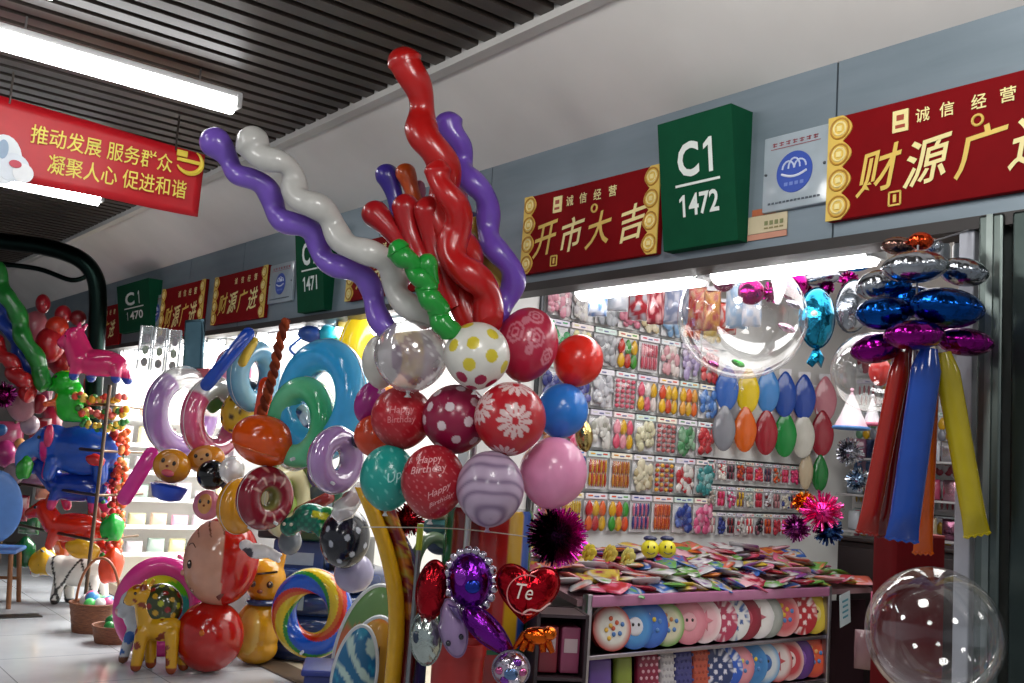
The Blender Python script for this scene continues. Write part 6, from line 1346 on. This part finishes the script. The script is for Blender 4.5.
disc('blue foil balloon at the right front of the middle ring', 946, 308, 36, 20, '0e4796', -.05, 4)
disc('blue foil balloon in the middle of the middle ring', 914, 302, 24, 16, '1252a4', .1, 0)
disc('blue foil balloon at the upper left of the middle ring', 893, 287, 18, 10, '1658a8', .1, -10)
disc('silver foil balloon at the left of the top ring', 878, 285, 22, 15, 'a9adb4', .12, -20)
disc('silver foil balloon at the front of the top ring', 915, 267, 32, 16, 'adb1b8', -.05, -6)
disc('silver foil balloon at the right of the top ring', 963, 272, 24, 14, 'a0a6ae', .05, 8)
disc('small brown and white foil balloon on top of the column', 899, 246, 17, 9, '8a6a60', .1, 0)
disc('small orange red foil balloon on top of the column', 921, 241, 12, 9, 'd84a24', .05, 0)
disc('small white foil balloon on top of the column', 934, 246, 9, 8, 'c8ccd4', .12, 0)
for i, (x, nm) in enumerate(((944, 'left'), (959, 'right'))):
    q = at(x, 252, 3.6); o = thing('bottle_pack', f'dark capped tube above the silver foil ring, {nm} one of two', 'tube', q, FACE())
    MB().lathe([(.022, -.06), (.022, .02), (.016, .03), (.016, .07)], H('b0b4b8'), 16).build('body', 'plastic', o); MB().lathe([(.019, .03), (.019, .075)], H('3a2620'), 16).build('cap', 'plastic', o)
t_ = at(913, 236, w); o = thing('hanging_line', 'line from which the foil column hangs', 'line', (FC.x, FC.y, FC.z)); MB().tube([(0, 0, -.25), (0, 0, t_.z-FC.z-.02), (FX+.02-FC.x, 0, 2.32-FC.z)], .003, H('8a8a90'), 6).build('cord_line', 'plastic', o)
def stick(lab, p0, p1, wpx, hx, dw=0, mark=None):
    ww = w+dw; a, b = at(*p0, ww), at(*p1, ww); n = 26; r = S(wpx, ww)/2; d = (b-a); P = [d*(i/n) for i in range(n+1)]
    L = d.length; dn = d.normalized(); side = (ROT @ Vector((1, 0, 0))); side = (side-dn*side.dot(dn)).normalized(); back = dn.cross(side); m = MB(); vs = []
    for i, p in enumerate(P):
        t = i/n; fl = max(0, (t-.88)/.12); k = (min(1, .55+t*4) if t < .12 else 1)
        for q in range(16):
            an = 2*pi*q/16; vs.append(p+side*(r*k*(1+.12*fl)*cos(an))+back*(r*k*.75*(1-.9*fl)*sin(an)))
    fs = [(i*16+q, i*16+(q+1) % 16, (i+1)*16+(q+1) % 16, (i+1)*16+q) for i in range(n) for q in range(16)]+[tuple(range(16))[::-1], tuple(n*16+q for q in range(16))]
    o = tag(m.add(vs, fs, H(hx)).build('long_balloon', 'vinyl', loc=a), lab, 'balloon', 'long stick balloons hanging under the foil column')
    m = MB(); e = [P[-1]+side*(r*1.12*(-1+2*k/8))+dn*(.006*(k % 2)) for k in range(9)]; m.tube(e, .005, H(hx), 6); m.build('crimped_end', 'vinyl', o)
    return o
stick('red stick balloon farthest left under the foil column', (903, 352), (867, 532), 20, 'a8200f', .05)
stick('dark red stick balloon between the red and the blue one', (912, 350), (889, 536), 24, '6c0c10', .12)
stick('blue stick balloon hanging in the middle', (929, 348), (902, 539), 30, '1a4cae', -.04)
stick('orange stick balloon behind the blue one', (931, 360), (923, 552), 18, 'd85e10', .06)
stick('yellow stick balloon hanging at the right', (944, 352), (977, 534), 24, 'c8b416', -.02)
q = at(905, 700, 3.75); zt = at(905, 536, 3.75).z
o = thing('red_plinth', 'tall plinth wrapped in dark red cloth below the stick balloons', 'plinth', (q.x, q.y, 0), FACE(6)); W_ = S(52, 3.75)
m = MB(); n = 40; pts = []
for j in range(9):
    for i in range(n):
        a = 2*pi*i/n; sx = max(-1, min(1, 1.35*cos(a))); sy = max(-1, min(1, 1.35*sin(a))); f = 1+.03*sin(9*a)*(1-j/8)
        pts.append((W_/2*sx*f, W_/2*sy*f, zt*j/8))
m.grid(pts, n, 9, H('5c060c'), c1=(0, 0, zt)); m.build('cloth', 'matte', o); MB().box((0, 0, zt+.006), (W_*.98, W_*.98, .012), H('8c1018'), bev=.004).build('top', 'satin', o)
# things dimly seen through the neighbour's dark glass
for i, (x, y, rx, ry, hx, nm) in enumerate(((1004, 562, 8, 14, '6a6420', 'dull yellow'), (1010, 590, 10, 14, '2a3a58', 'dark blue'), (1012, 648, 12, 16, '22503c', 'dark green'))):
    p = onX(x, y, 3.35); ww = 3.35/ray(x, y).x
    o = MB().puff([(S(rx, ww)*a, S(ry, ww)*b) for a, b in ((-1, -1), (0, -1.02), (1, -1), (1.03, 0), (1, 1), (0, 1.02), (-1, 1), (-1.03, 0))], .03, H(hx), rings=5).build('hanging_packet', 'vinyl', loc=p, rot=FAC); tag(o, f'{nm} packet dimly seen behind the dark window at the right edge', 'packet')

# dark cabinet added to darken the pale back wall behind plinth and column
p = at(905, 640, 6.25); o = thing('filler_cabinet', 'dark brown cabinet added to deepen the dark behind red plinth and clear bubble', 'cabinet', (p.x, p.y, 0), (0, 0, -pi/2))
zt = at(905, 548, 6.25).z
MB().box((0, .16, zt/2), (1.0, .32, zt), H('191213'), bev=.01).build('body', 'satin', o); MB().box((0, .15, zt+.012), (1.04, .36, .024), H('221a1a'), bev=.005).build('top', 'satin', o)
for s_ in (-1, 1):
    d = MB().box((s_*.245, -.01, zt/2), (.47, .02, zt-.08), H('1d1516'), bev=.005).build('door', 'satin', o)
    MB().tube([(s_*.05, -.03, zt*.55), (s_*.05, -.03, zt*.7)], .008, H('8a8a8c'), 8).build('handle', 'metal', d)

# crowded shelves in the far corner, between pouches and foil column
for k, z in enumerate((1.16, 1.42, 1.68)):
    o = tag(MB().box((0, 0, 0), (.34, .9, .016), H('a8a6a8'), bev=.004).build('corner_shelf', 'plastic', loc=(6.6, 3.85, z)), f'pale corner shelf behind the foil column, {("lowest", "middle", "highest")[k]} of three', 'shelf', 'corner shelves')
    for c in range(6):
        hx = ('c4c8d0', '8a5a70', 'd8d4d8', '4a5a8c', 'b84a6a', '9aa4b0', 'd8a8b8', '6a6a78', 'c0b090')[(k*5+c*2) % 9]; r_ = .05+.012*((c*3+k) % 3)
        b = tag(MB().puff([(r_*a, .07+.07*q) for a, q in ((-1, -1), (0, -1.02), (1, -1), (1.04, 0), (1, 1), (0, 1.03), (-1, 1), (-1.04, 0))], .035, H(hx), rings=5, wr=.4, wn=4).build('shelf_packet', 'foil' if c % 2 else 'vinyl', loc=(6.55, 4.22-.145*c, z+.009), rot=(0, 0, -pi/2+.3*((c+k) % 3-1))), f'packet on the {("lowest", "middle", "highest")[k]} corner shelf behind the foil column, {ORD[c]} from the left', 'packet', 'packets on the corner shelves')
